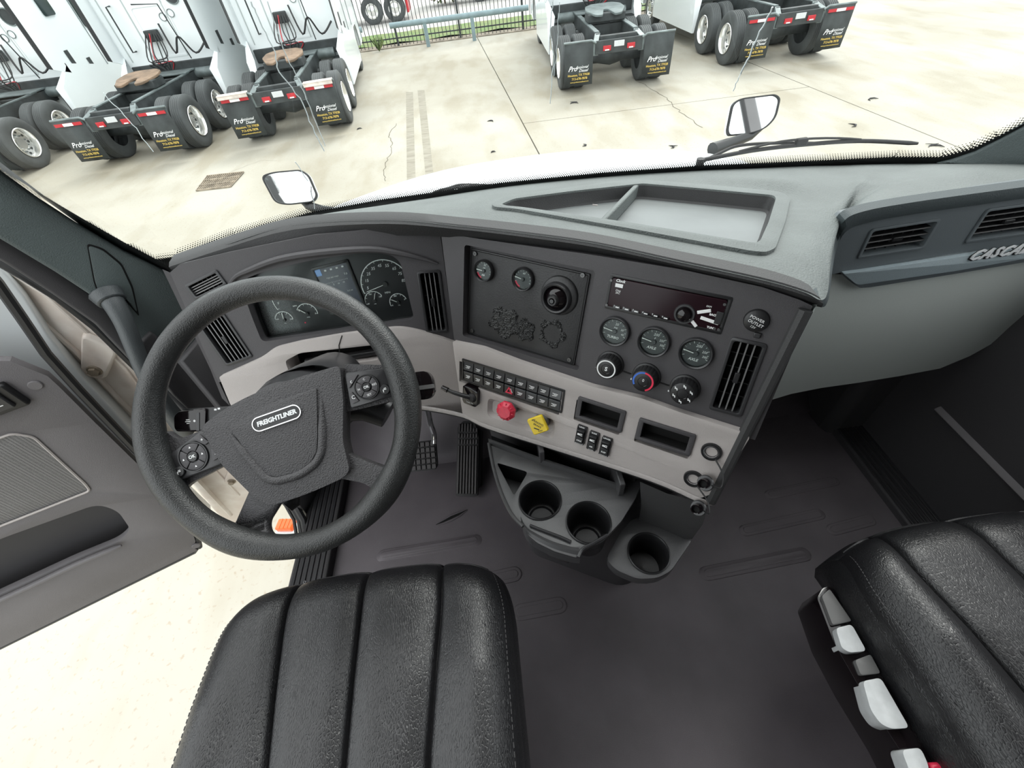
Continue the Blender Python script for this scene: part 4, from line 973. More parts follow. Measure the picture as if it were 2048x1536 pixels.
# trailer brake lever on its black block
lf = S.at(946, 788, GH)
tl = thing('brake_lever', 'small black lever on a glossy block left of the red knob', 'lever', lf)
obj('lever_block', MB().prism(roundpoly([(-.020, .021), (.014, .021), (.019, .014), (.019, -.020), (.013, -.024), (-.016, -.024), (-.020, -.018)], .004), -.006, .012), 'gloss', tl, bevel=.002)
obj('lever_arm', MB().tube([(.006, -.002, .012), (-.012, .002, .022), (-.034, .006, .030), (-.048, .008, .032)], [.006, .005, .0045, .004], 10), 'black', tl)
obj('lever_tip', MB().tube([(-.046, .008, .032), (-.062, .011, .033)], [.0062, .005], 12), 'gloss', tl, bevel=.001)
obj('lever_boot', MB().lathe([(.010, .010), (.011, .013), (.007, .018), (0, .019)], 20, T2(.006, -.002)), 'rubber', tl)
obj('lever_label', MB().text('TRAILER', .005, T2(0, -.017, .0125)), 'white', tl)

# red octagonal and yellow square air brake knobs
def oct_(r, n=8, rot=PI / 8): return [(r * math.cos(2 * PI * i / n + rot), r * math.sin(2 * PI * i / n + rot)) for i in range(n)]
def valve(px, lab, red):
    fr = S.at(*px, GH - .009); t = thing('brake_valve_knob', lab, 'knob', fr)
    tilt = Matrix.Rotation(math.radians(-8), 4, 'X') @ Matrix.Rotation(math.radians(4), 4, 'Y')
    obj('collar', MB().lathe([(.0165, 0), (.0165, .010), (.0145, .013), (.0105, .013), (.0105, .004)], 36), 'grey' if False else 'steelgrey', t, ang=50)
    m_ = 'red' if red else 'yellow'
    obj('stem', MB().tube([(0, 0, .002), (0, -.0, .02), tuple((tilt @ V((0, 0, .034))))], [.008, .0085, .008], 16), m_, t)
    if red:
        k = MB().prism(oct_(.0225), .028, .034, tilt, .98).prism(oct_(.0215), .034, .041, tilt, .66)
        obj('knob_head', k, m_, t, bevel=.0005, seg=1, ang=20)
        mb = MB()
        for i in range(8):
            a = 2 * PI * i / 8; mb.box((.0165, 0, .0375), (.006, .0016, .003), tilt @ T2(0, 0, 0, a))
        obj('knob_facets', mb.text('PUSH', .005, tilt @ T2(0, 0, .0405, -.3)), m_, t)
    else:
        sq = rr(.037, .037, .004, 4, 0, 0, PI / 4 - .12)
        obj('knob_head', MB().prism(sq, .030, .037, tilt, .95), m_, t, bevel=.0015)
        obj('knob_text', MB().text('PARKING', .0062, tilt @ T2(0, .006, .0372, -.17)).text('BRAKE', .0060, tilt @ T2(0, -.0005, .0372, -.17)).box((0, -.008, .0372), (.012, .0022, .0004), tilt).text('PULL', .004, tilt @ T2(-.010, .0095, .0372, .62)).text('PUSH', .004, tilt @ T2(.009, -.0095, .0372, .62)), 'black', t)
M['steelgrey'] = mat('grey_collar', (.13, .13, .13), .5)
valve((1024, 812), 'red octagonal air brake knob on the grey panel', True)
valve((1087, 838), 'yellow diamond shaped parking brake knob beside the red knob', False)

# blanked bays
for c4, lab in ((B1, 'empty black bay in the grey panel above the three rockers'), (B2_, 'empty black bay in the grey panel left of the upper power socket')):
    fr, w, h = S.rframe(c4, GH); t = thing('empty_bay', lab, 'bay', fr, 'empty equipment bays in the grey panel')
    obj('bay_frame', MB().plate(rr(w + .002, h + .002, .003), [rr(w - .016, h - .012, .001)], -.001, .004), 'face', t, bevel=.0012)
    obj('bay_shade_liner', MB().plate(rr(w - .001, h - .001, .002), [rr(w - .0155, h - .0115, .001)], -.030, -.0008, hz=-.028), 'void', t)  # near-black walls added to paint the bay's inner shade
    obj('bay_back', MB().plate(rr(w, h, .002), [], -.032, -.026), 'void', t)

# three rocker switches
for c, lab, (l1, l2, l3) in (((1163, 868), 'black rocker switch at the left of the three under the empty bay', ('LOCK', 'AXLE', 'UNLOCK')),
                             ((1187, 880), 'black rocker switch in the middle of the three under the empty bay', ('SLIDE', 'AIR', 'LOCK')),
                             ((1212, 891), 'black rocker switch at the right of the three under the empty bay', ('LOWER', 'SUSP', 'INFLATE'))):
    t = thing('rocker_switch', lab, 'switch', S.at(*c, GH), 'rocker switches in the grey panel')
    w, h = .0195, .043
    obj('switch_frame', MB().plate(rr(w, h, .0015), [rr(w - .003, h - .010, .001)], -.01, .006), 'satin', t, bevel=.001)
    obj('upper_key', MB().box((0, .007, .006), (w - .004, .017, .010), R=Matrix.Rotation(.22, 3, 'X')), 'black', t, bevel=.001)
    obj('lower_key', MB().box((0, -.010, .005), (w - .004, .015, .010), R=Matrix.Rotation(-.10, 3, 'X')), 'black', t, bevel=.001)
    mb = MB().text(l1, .0042, T2(0, h * .455, .0062), off=.0001).text(l3, .0040, T2(0, -h * .455, .0062), off=.0001).text(l2, .0045, T2(0, -.010, .0108, 0), off=.0001)
    mb.box((-.002, .006, .0125), (.006, .004, .0004)).box((.003, .008, .0128), (.004, .0015, .0004)).box((.003, .004, .0118), (.004, .0015, .0004))
    obj('switch_text', mb, 'white', t)

# power sockets with dangling caps
for (c, cap, lab, lab2) in (((1423, 903), (1411, 966), 'open round power socket at the right end of the grey panel', 'upper black socket cap dangling on its strap'),
                            ((1387, 957), (1397, 1016), 'open round power socket at the bottom right corner of the grey panel', 'lower black socket cap hanging below the dash edge')):
    t = thing('power_socket', lab, 'socket', S.at(*c, GH), 'power sockets with hanging caps'); r = .0135
    obj('socket_ring', MB().lathe([(r * .72, .001), (r * .78, .0035), (r * .98, .0035), (r * 1.0, .001)], 36), 'chrome', t)
    obj('socket_bezel', MB().lathe([(r * 1.0, .001), (r * 1.03, .004), (r * 1.22, .004), (r * 1.28, 0)], 36), 'black', t)
    obj('socket_well', MB().lathe([(r * .72, .002), (r * .70, -.02), (0, -.02)], 28), 'satin', t)
    cw = Sw(*cap, .03); u = CF * -1
    ax = (V((-.55, -.35, .55))).normalized(); cfm = Frame(cw, S.u, ax)
    cp = thing('socket_cap', lab2, 'cap', cfm)
    obj('cap_plug', MB().lathe([(.0062, .006), (.0066, .016), (.0085, .017), (.0092, .012), (.0092, .002)], 28), 'chrome' if False else 'gloss', cp)
    obj('cap_bore', MB().cyl(.0064, .004, .010, 20), 'void', cp)
    obj('cap_rim', MB().lathe([(.009, .003), (.013, .003), (.0145, .0), (.013, -.003), (0, -.003)], 32), 'satin', cp)
    p0 = Sw(c[0] + 8, c[1] + 16, GH + .004); p3 = cw
    mids = [p0, p0.lerp(p3, .3) + S.u * .018 + S.n * .012, p0.lerp(p3, .7) + S.u * .022 + S.n * .02, p3 + S.u * .006]
    st_ = obj('strap', MB().tube([cfm.M.inverted() @ cat(mids, t_ / 6) for t_ in range(0, 18)] + [cfm.M.inverted() @ mids[-1]], .0014, 6), 'seal', cp)

# ================================================================= CENTRE CONSOLE with cup holders
cs = thing('cup_console', 'black console with three cup holders under the centre stack', 'console')
ZT = .62
def CZ(pts, z=ZT): return [tuple(onz(x, y, z))[:2] for x, y in pts]
tray_o = CZ([(975, 885), (985, 935), (1000, 985), (1022, 1030), (1046, 1052), (1056, 1070), (1075, 1086), (1110, 1103), (1155, 1116), (1163, 1102), (1182, 1090), (1215, 1072), (1243, 1042), (1270, 998), (1285, 962), (1250, 952), (1236, 972), (1075, 919), (1010, 893)])
tray_o = roundpoly(tray_o, .006, 3)
c1 = CZ([(1080, 1000)])[0]; c2_ = CZ([(1177, 1045)])[0]
tri = roundpoly(CZ([(993, 925), (1056, 944), (1028, 992)]), .008, 4)
RC = .0425
obj('tray_top', MB().plate(tray_o, [circ(RC, 40, *c1), circ(RC, 40, *c2_), tri], ZT - .012, ZT), 'console', cs, bevel=.003, seg=3)
for c in (c1, c2_):
    obj('cup_well', MB().lathe([(RC + .003, .003), (RC + .001, .004), (RC - .001, .002), (RC - .003, -.04), (RC - .006, -.085), (RC - .012, -.088), (0, -.088)], 44, T2(c[0], c[1], ZT)), 'black', cs, ang=60)
    obj('cup_base_ring', MB().lathe([(RC - .018, -.087), (RC - .016, -.084), (RC - .013, -.087)], 36, T2(c[0], c[1], ZT)), 'satin', cs)
obj('pocket_well', MB().loft([[V((a, b, ZT)) for a, b in tri], [V((a, b, ZT - .06)) for a, b in tri]], close=True).plate(tri, [], ZT - .066, ZT - .06), 'black', cs)
# rim rib and raised front edge
rimp = [V((a, b, ZT + .003)) for a, b in CZ([(978, 888), (987, 936), (1002, 985), (1024, 1030), (1046, 1054)])]
obj('rim_rib', MB().tube([cat(rimp, t / 4) for t in range(17)], .004, 8), 'console', cs)
fl = [V((a, b, ZT - .02)) for a, b in CZ([(1044, 1052), (1058, 1076), (1100, 1100), (1140, 1113), (1160, 1116)], ZT - .02)]
fl = [cat(fl, t / 4) for t in range(17)]
obj('front_lip', MB().loft([[p + V((0, .012, .022)) for p in fl], [p + V((0, .004, .026)) for p in fl], [p + V((0, -.002, .020)) for p in fl], [p + V((0, 0, -.03)) for p in fl]]), 'console', cs)
nt1 = [V((*q, ZT + .004)) for q in CZ([(1060, 1052), (1085, 1062), (1120, 1075), (1142, 1085)])]
obj('front_rib', MB().tube([cat(nt1, t / 4) for t in range(13)], .003, 8), 'satin', cs)
nt2 = [V((*q, ZT + .004)) for q in CZ([(1156, 1116), (1165, 1100), (1185, 1089), (1215, 1072)])]
obj('notch_rib', MB().tube([cat(nt2, t / 4) for t in range(13)], .0035, 8), 'satin', cs)
# document bin behind the cups
bi = CZ([(981, 883), (1075, 919), (1236, 973), (1250, 953)])
bn = [(x, y) for x, y in CZ([(975, 870), (1110, 910), (1270, 965)])]
bk0 = [V((*onz(x, y, .66)[:2], .66)) for x, y in ((978, 868), (1080, 905), (1180, 936), (1285, 968))]
bk0 = [Sw(978, 862, -.02), Sw(1080, 896, -.02), Sw(1180, 930, -.02), Sw(1285, 965, -.02)]
obj('bin_back', MB().loft([[p + V((0, .02, -.012)) for p in bk0], [V((p.x, p.y + .03, .55)) for p in bk0]]), 'face', cs)
bf = [V((*q, ZT)) for q in CZ([(978, 884), (1075, 920), (1160, 948), (1240, 976)])]
obj('bin_front', MB().loft([[p + V((.0, .004, .0)) for p in bf], [p + V((0, .002, .012)) for p in bf], [p + V((0, -.004, .012)) for p in bf], [p + V((0, -.008, .0)) for p in bf]]), 'console', cs, ang=60)
obj('bin_floor', MB().loft([[V((p.x, p.y + .035, .56)) for p in bk0], [V((p.x, p.y + .004, .56)) for p in bf], [V((p.x, p.y + .004, .62)) for p in bf]]), 'black', cs)
for q in ((1082, 900), (1240, 960)):
    p = Sw(*q, 0); obj('bin_divider', MB().box((p.x, p.y + .012, .615), (.012, .06, .10)), 'face' if q[0] < 1200 else 'console', cs, bevel=.002)
obj('bin_flap', MB().loft([[Sw(x, y, .004) + V((0, .03, dz)) for x, y in ((1246, 950), (1285, 963))] for dz in (0, -.055)]), 'face', cs)
# lower tier with the third cup holder
Z3 = .54
lo = roundpoly(CZ([(1212, 1118), (1232, 1140), (1275, 1158), (1315, 1156), (1342, 1142), (1376, 1092), (1384, 1080), (1310, 1052), (1290, 1030), (1262, 1040), (1240, 1066)], Z3), .012, 4)
c3 = CZ([(1297, 1106)], Z3)[0]
obj('lower_shelf', MB().plate(lo, [circ(.040, 40, *c3)], Z3 - .03, Z3), 'console', cs, bevel=.004, seg=3)
obj('cup_well', MB().lathe([(.043, .003), (.041, .004), (.039, .002), (.037, -.04), (.034, -.085), (0, -.088)], 44, T2(c3[0], c3[1], Z3)), 'black', cs, ang=60)
# pedestal bodies
def taperbody(poly, z0, z1, k, cen, nm, m='console'):
    a = [V((x, y, z1)) for x, y in poly]; b = [V((cen[0] + (x - cen[0]) * (1 + (k - 1) * .35), cen[1] + (y - cen[1]) * (1 + (k - 1) * .35), z1 - (z1 - z0) * .25)) for x, y in poly]
    c = [V((cen[0] + (x - cen[0]) * k, cen[1] + (y - cen[1]) * k, z0)) for x, y in poly]
    return obj(nm, MB().loft([a, b, c], close=True), m, cs)
taperbody(tray_o, .30, ZT - .010, .62, (.09, .56), 'tray_body')
taperbody(lo, .30, Z3 - .02, .70, (.28, .50), 'shelf_body')
obj('pedestal', MB().prism(roundpoly([(-.02, .55), (.26, .40), (.38, .45), (.40, .75), (.05, .90)], .04), 0, .56), 'face', cs)
sk = [Sw(1285, 968, 0), Sw(1340, 992, 0), Sw(1400, 1008, 0), Sw(1427, 1006, 0)]
bt_ = [V((*onz(x, y, Z3)[:2], Z3)) for x, y in ((1278, 1040), (1320, 1056), (1370, 1078), (1384, 1078))]
obj('stack_skirt', MB().loft([[p + V((0, .012, -.012)) for p in sk], [a.lerp(b, .5) + V((0, -.004, 0)) for a, b in zip(sk, bt_)], bt_]), 'brow', cs)
obj('skirt_side', MB().loft([[sk[-1] + V((0, .012, -.01)), sk[-1].lerp(bt_[-1], .5), bt_[-1]], [sk[-1] + V((.06, .30, -.01)), sk[-1].lerp(bt_[-1], .5) + V((.06, .3, 0)), bt_[-1] + V((.06, .3, 0))]]), 'face', cs)
# ================================================================= STEERING WHEEL
TH = math.radians(19.5)
W0 = Frame(atd(557, 835, .69), CR * math.cos(TH) - CD * math.sin(TH), -CF)
swt = thing('steering_wheel', 'large black four spoke steering wheel in front of the gauges', 'steering wheel', W0)
n = 128; path = []; rad = []
for i in range(n):
    a = 2 * PI * i / n; d = math.degrees(a)
    g_ = .0195
    for c, wd in ((180, 34), (355, 30), (232, 22), (307, 22)):
        dd_ = min(abs(d - c), 360 - abs(d - c)); g_ += .0036 * math.exp(-(dd_ / wd) ** 2 * 2)
    path.append((.2105 * math.cos(a), .2105 * math.sin(a), 0)); rad.append(g_)
obj('rim', MB().tube(path, rad, 20, closed=True), 'wheel', swt)
HH = -.012
def wp(pts, h=HH): return W0.poly(pts, h)
spokes = [roundpoly(wp([(425, 850), (385, 868), (352, 880), (330, 860), (300, 880), (300, 960), (318, 1010), (345, 1000), (378, 968), (460, 925)]), [0, .01, .02, .01, 0, 0, 0, .02, .01, 0]),
          roundpoly(wp([(690, 728), (772, 730), (795, 718), (812, 735), (822, 790), (812, 812), (795, 800), (690, 825)]), [0, .01, .01, 0, 0, 0, .01, 0]),
          roundpoly(wp([(505, 970), (471, 1048), (445, 1070), (440, 1090), (500, 1112), (565, 1100), (560, 1078), (541, 1066), (539, 1044), (570, 995)]), [0, .01, .02, 0, 0, 0, .01, .02, .01, 0]),
          roundpoly(wp([(680, 900), (791, 942), (805, 928), (808, 935), (786, 978), (758, 1012), (742, 1022), (756, 993), (749, 977), (729, 964), (680, 955)]), [0, .01, .02, 0, 0, 0, .015, .02, .02, .01, 0])]
for k, sp in enumerate(spokes): obj('spoke', MB().plate(sp, [], -.022 if k > 1 else -.026, -.006 if k > 1 else -.012), 'hub', swt, bevel=.0055, seg=3, ang=40)
pad_ = roundpoly(wp([(414, 852), (455, 820), (510, 790), (600, 756), (686, 731), (693, 800), (692, 880), (706, 938), (692, 953), (620, 985), (549, 1008), (516, 988), (455, 927), (428, 880)]), [.012, .02, .02, .02, .01, .01, .01, .012, .012, .03, .015, .01, .01, .01])
hp_ = obj('hub_pad', MB().plate(pad_, [], -.030, .002), 'hub', swt, bevel=.009, seg=4, ang=40)
inr = roundpoly(wp([(452, 855), (498, 918), (533, 957), (552, 962), (600, 950), (632, 926), (643, 905), (645, 870), (642, 768)], .002), [0, .02, .01, .01, .02, .02, .01, .01, 0], 5)
rid = [V((a, b, .000)) for a, b in inr]
obj('pad_ridge', MB().tube(rid, [.0005] + [.0075] * (len(rid) - 2) + [.0005], 12), 'hub', hp_)
tri_ = roundpoly(wp([(460, 852), (502, 914), (537, 950), (555, 953), (596, 943), (624, 922), (634, 903), (636, 870), (634, 776), (540, 806)], .002), .004)
obj('pad_centre', MB().plate(tri_, [], -.002, .0045), 'hub', hp_, bevel=.003, seg=3)
# emblem
c = W0.uv(554, 836, .005)
em = rr(.082, .0235, .0117, 8); ei = rr(.0792, .0205, .0102, 8); TE = T2(c[0], c[1], .005)
e1 = obj('emblem', MB().plate(em, [ei], -.002, .0022, TE), 'chrome', swt, label='chrome rimmed oval nameplate'); obj('emblem_field', MB().plate(ei, [], 0, .0012, TE), 'black', e1)
obj('emblem_letters', MB().text('FREIGHTLINER', .0102, T2(c[0], c[1], .0066), ext=.0004, off=.0004, space=1.0, shear=.12), 'letters', e1)
# button pods
def pod(c4, ctr, rC, small, keys, glyphs, lab):
    q = roundpoly(wp(c4, -.004), .006, 3)
    p_ = obj('button_pod', MB().plate(q, [], -.014, -.004), 'satin', swt, bevel=.002, label=lab)
    c = W0.uv(*ctr, -.003)
    obj('pad_ring', MB().lathe([(rC * 1.08, 0), (rC * 1.05, .003), (rC * .97, .003), (rC * .95, 0)], 40, T2(c[0], c[1], -.004)), 'black', p_)
    for k in range(4):
        a0 = PI / 2 * k + PI / 4 + .05; pts = [(rC * .93 * math.cos(a0 + t * (PI / 2 - .1) / 8), rC * .93 * math.sin(a0 + t * (PI / 2 - .1) / 8)) for t in range(9)] + [(rC * .42 * math.cos(a0 + t * (PI / 2 - .1) / 8), rC * .42 * math.sin(a0 + t * (PI / 2 - .1) / 8)) for t in range(8, -1, -1)]
        obj('pad_key', MB().plate(pts, [], -.004, -.0015, T2(c[0], c[1], 0)), 'face', p_, bevel=.0006)
    obj('ok_button', MB().cyl(rC * .36, -.004, .0002, 24, T2(c[0], c[1]), ch=.001), 'black', p_)
    s_ = W0.uv(*small, -.003); obj('round_button', MB().cyl(.0085, -.005, -.0008, 24, T2(s_[0], s_[1]), ch=.001), 'black', p_)
    for c4k in keys: obj('key', MB().plate(roundpoly(wp(c4k, -.002), .001, 2), [], -.005, -.0018), 'face', p_, bevel=.0006)
    mb = MB().text('OK', rC * .32, T2(c[0], c[1], .0005), off=.0001)
    for k in range(4):
        a = k * PI / 2; x, y = c[0] + rC * .68 * math.cos(a), c[1] + rC * .68 * math.sin(a)
        if glyphs == 0: mb.add([(x - .0018, y - .0016, -.0012), (x + .0018, y - .0016, -.0012), (x, y + .0018, -.0012)], [(0, 1, 2)], None, False)
        else: mb.text(('RES', 'C', 'N', 'SET')[k], rC * .26, T2(x, y, -.0012))
    mb.box((s_[0], s_[1], -.0005), (.006, .0012, .0003)).box((s_[0] - .0025, s_[1] - .002, -.0005), (.0012, .004, .0003)).box((s_[0] + .001, s_[1] + .002, -.0005), (.004, .001, .0003))
    for c4k, g_ in zip(keys, '+-' if glyphs == 0 else 'cC'):
        u_ = wp(c4k, 0); x = sum(p[0] for p in u_) / 4; y = sum(p[1] for p in u_) / 4; mb.text(g_, .009, T2(x, y, -.0013))
    obj('key_marks', mb, 'white', p_)
pod([(332, 914), (404, 860), (446, 916), (451, 926), (348, 966)], (387, 913), .0235, (360, 943), [[(384, 878), (398, 868), (418, 884), (410, 890)], [(422, 898), (430, 896), (440, 914), (426, 922)]], 0, 'left button pad with arrow keys')
pod([(689, 746), (771, 736), (795, 789), (702, 818)], (734, 774), .0195, (770, 779), [[(693, 752), (716, 749), (700, 775), (697, 777)], [(699, 786), (703, 784), (718, 802), (705, 808)]], 1, 'right button pad with cruise keys')
# column behind the wheel
col = thing('steering_column', 'black plastic steering column shroud behind the wheel hub', 'steering column', Frame(W0.o - W0.n * .05, CR, -CF))
def cp_(x, y, h): a, b = Frame(W0.o - W0.n * .05, CR, -CF).uv(x, y, h); return V((a, b, h))
obj('column_shroud', MB().loft([[V((math.cos(a) * r, math.sin(a) * r * .8 + o, z)) for a in [2 * PI * k / 24 for k in range(24)]] for r, z, o in ((.03, .022, 0), (.075, .018, .0), (.085, -.02, .01), (.078, -.08, .035), (.06, -.17, .075), (.03, -.22, .09))], close=True), 'satin', col)
obj('upper_shroud', MB().loft([[cp_(x, y, h) for x, y in ((528, 772), (545, 752), (600, 734), (680, 722), (712, 728), (705, 770))] for h in (-.06, -.05, -.02)]), 'face', col, bevel=.004)
obj('turn_housing', MB().tube([(.02, .02, -.03), (.11, .02, -.045), (.15, .0, -.05)], [.035, .034, .028], 14), 'satin', col)
sh0 = cp_(760, 850, -.14); obj('column_shaft', MB().tube([(.0, .0, -.12), (.01, .03, -.28), (.02, .08, -.46)], [.05, .045, .04], 14), 'rubber', col)
# tilt lever
p1, p2_, p3 = cp_(588, 985, -.02), cp_(583, 1005, -.015), cp_(574, 1014, -.01)
obj('tilt_lever', MB().tube([cp_(600, 960, -.05), p1, p2_, p3], [.009, .010, .015, .011], 14), 'rubber', col, label='knobbed lever under the wheel hub')
# stalks
sfm = Frame(W0.o - W0.n * .035, CR * math.cos(.1) - CD * math.sin(.1), -CF)
def sp4(pts): return sfm.poly(pts)
st1 = thing('wiper_stalk', 'black glossy wiper stalk showing at the left of the wheel hub', 'stalk', sfm)
obj('stalk_head', MB().plate(roundpoly(sp4([(357, 832), (366, 822), (420, 815), (418, 862), (363, 862), (358, 855)]), .006), [], -.016, .010), 'gloss', st1, bevel=.004)
obj('stalk_body', MB().plate(roundpoly(sp4([(366, 818), (470, 812), (470, 850), (414, 856), (404, 824)]), .005), [], -.018, .006), 'black', st1, bevel=.005)
obj('stalk_ring', MB().plate(roundpoly(sp4([(402, 826), (408, 824), (408, 860), (402, 860)]), .001), [], 0, .0112), 'satin', st1)
a, b = sfm.uv(378, 843, .0105)
mk = MB().box((a - .002, b, .0102), (.009, .0012, .0004)).box((a - .002, b + .003, .0102), (.006, .0012, .0004)).box((a - .002, b - .003, .0102), (.005, .001, .0004)).cyl(.002, .010, .0104, 10, T2(a + .009, b))
a, b = sfm.uv(430, 818, .007); mk.box((a, b - .001, .0062), (.004, .003, .0004)).box((a + .006, b, .0062), (.004, .003, .0004))
obj('stalk_marks', mk, 'white', st1)
st2_ = thing('shift_stalk', 'black glossy shift stalk to the right of the steering wheel rim', 'stalk', sfm)
obj('stalk_arm', MB().tube([V((*sfm.uv(x, y, 0), h)) for x, y, h in ((740, 800, -.03), (800, 775, -.01), (835, 758, 0))], [.016, .013, .012], 14), 'black', st2_)
obj('stalk_head', MB().plate(roundpoly(sp4([(828, 745), (855, 742), (866, 756), (870, 785), (860, 798), (835, 800), (828, 790)]), .007), [], -.014, .012), 'gloss', st2_, bevel=.005)
obj('stalk_band', MB().plate(roundpoly(sp4([(838, 772), (868, 768), (869, 776), (839, 780)]), .001), [], 0, .0135), 'steelgrey', st2_)

# ================================================================= PEDALS
def quadframe(bl, br_, tr_, tl_):
    c = (bl + br_ + tr_ + tl_) / 4; u = (br_ - bl) + (tr_ - tl_); v = (tl_ - bl) + (tr_ - br_); n_ = u.cross(v)
    if n_.z < 0: n_ = -n_
    f = Frame(c, u, n_); return f, ((br_ - bl).length + (tr_ - tl_).length) / 2, ((tl_ - bl).length + (tr_ - br_).length) / 2
f, w, h = quadframe(onz(915, 992, .03), onz(961, 992, .03), onz(952, 842, .17), onz(912, 842, .17))
ap = thing('accelerator_pedal', 'long ribbed rubber accelerator pedal standing on the floor', 'pedal', f)
po_ = roundpoly([(-w / 2, -h / 2), (w / 2, -h / 2), (w / 2, h * .28), (w * .30, h * .48), (w * .1, h / 2), (-w * .25, h / 2), (-w / 2, h * .42)], .008)
obj('pedal_plate', MB().plate(po_, [], -.018, 0), 'rubber', ap, bevel=.003)
for k in range(7):
    x = (k - 3) * w * .135
    for y0, y1 in ((-.47, .16), (.185, .245), (.27, .325), (.35, .46 if k < 5 else .40)):
        obj('tread_rib', MB().box((x, h * (y0 + y1) / 2, .0025), (w * .082, h * (y1 - y0), .007)), 'pedal', ap, bevel=.001, seg=1)
obj('pedal_base', MB().box((.01, -.0, -.045), (w * .9, h * .8, .05)), 'black', ap, bevel=.01)
f, w, h = quadframe(onz(822, 945, .12), onz(873, 938, .12), onz(872, 880, .18), onz(822, 884, .18)); w *= 1.25
f = Frame(f.o - f.u * .01, f.u, f.n)
bp = thing('brake_pedal', 'square waffle tread brake pedal half hidden by the wheel rim', 'pedal', f)
obj('pedal_plate', MB().plate(roundpoly([(-w / 2, -h / 2), (w * .42, -h / 2), (w / 2, -h * .35), (w / 2, h / 2), (-w / 2, h / 2)], .008), [], -.014, 0), 'rubber', bp, bevel=.003)
for j in range(5):
    for k in range(6): obj('tread_block', MB().box(((k - 2.5) * w * .158, (j - 2) * h * .19, .0025), (w * .128, h * .15, .007)), 'pedal', bp, bevel=.001, seg=1)
fi = f.M.inverted()
a0 = [fi @ p for p in (onz(868, 886, .17), onz(868, 868, .20), onz(860, 845, .26), onz(854, 815, .36), onz(850, 790, .48))]
obj('pedal_arm', MB().tube(a0, .011, 10), 'chrome', bp); obj('arm_channel', MB().tube([p + V((-.004, 0, .009)) for p in a0], .004, 6), 'steelgrey', bp)

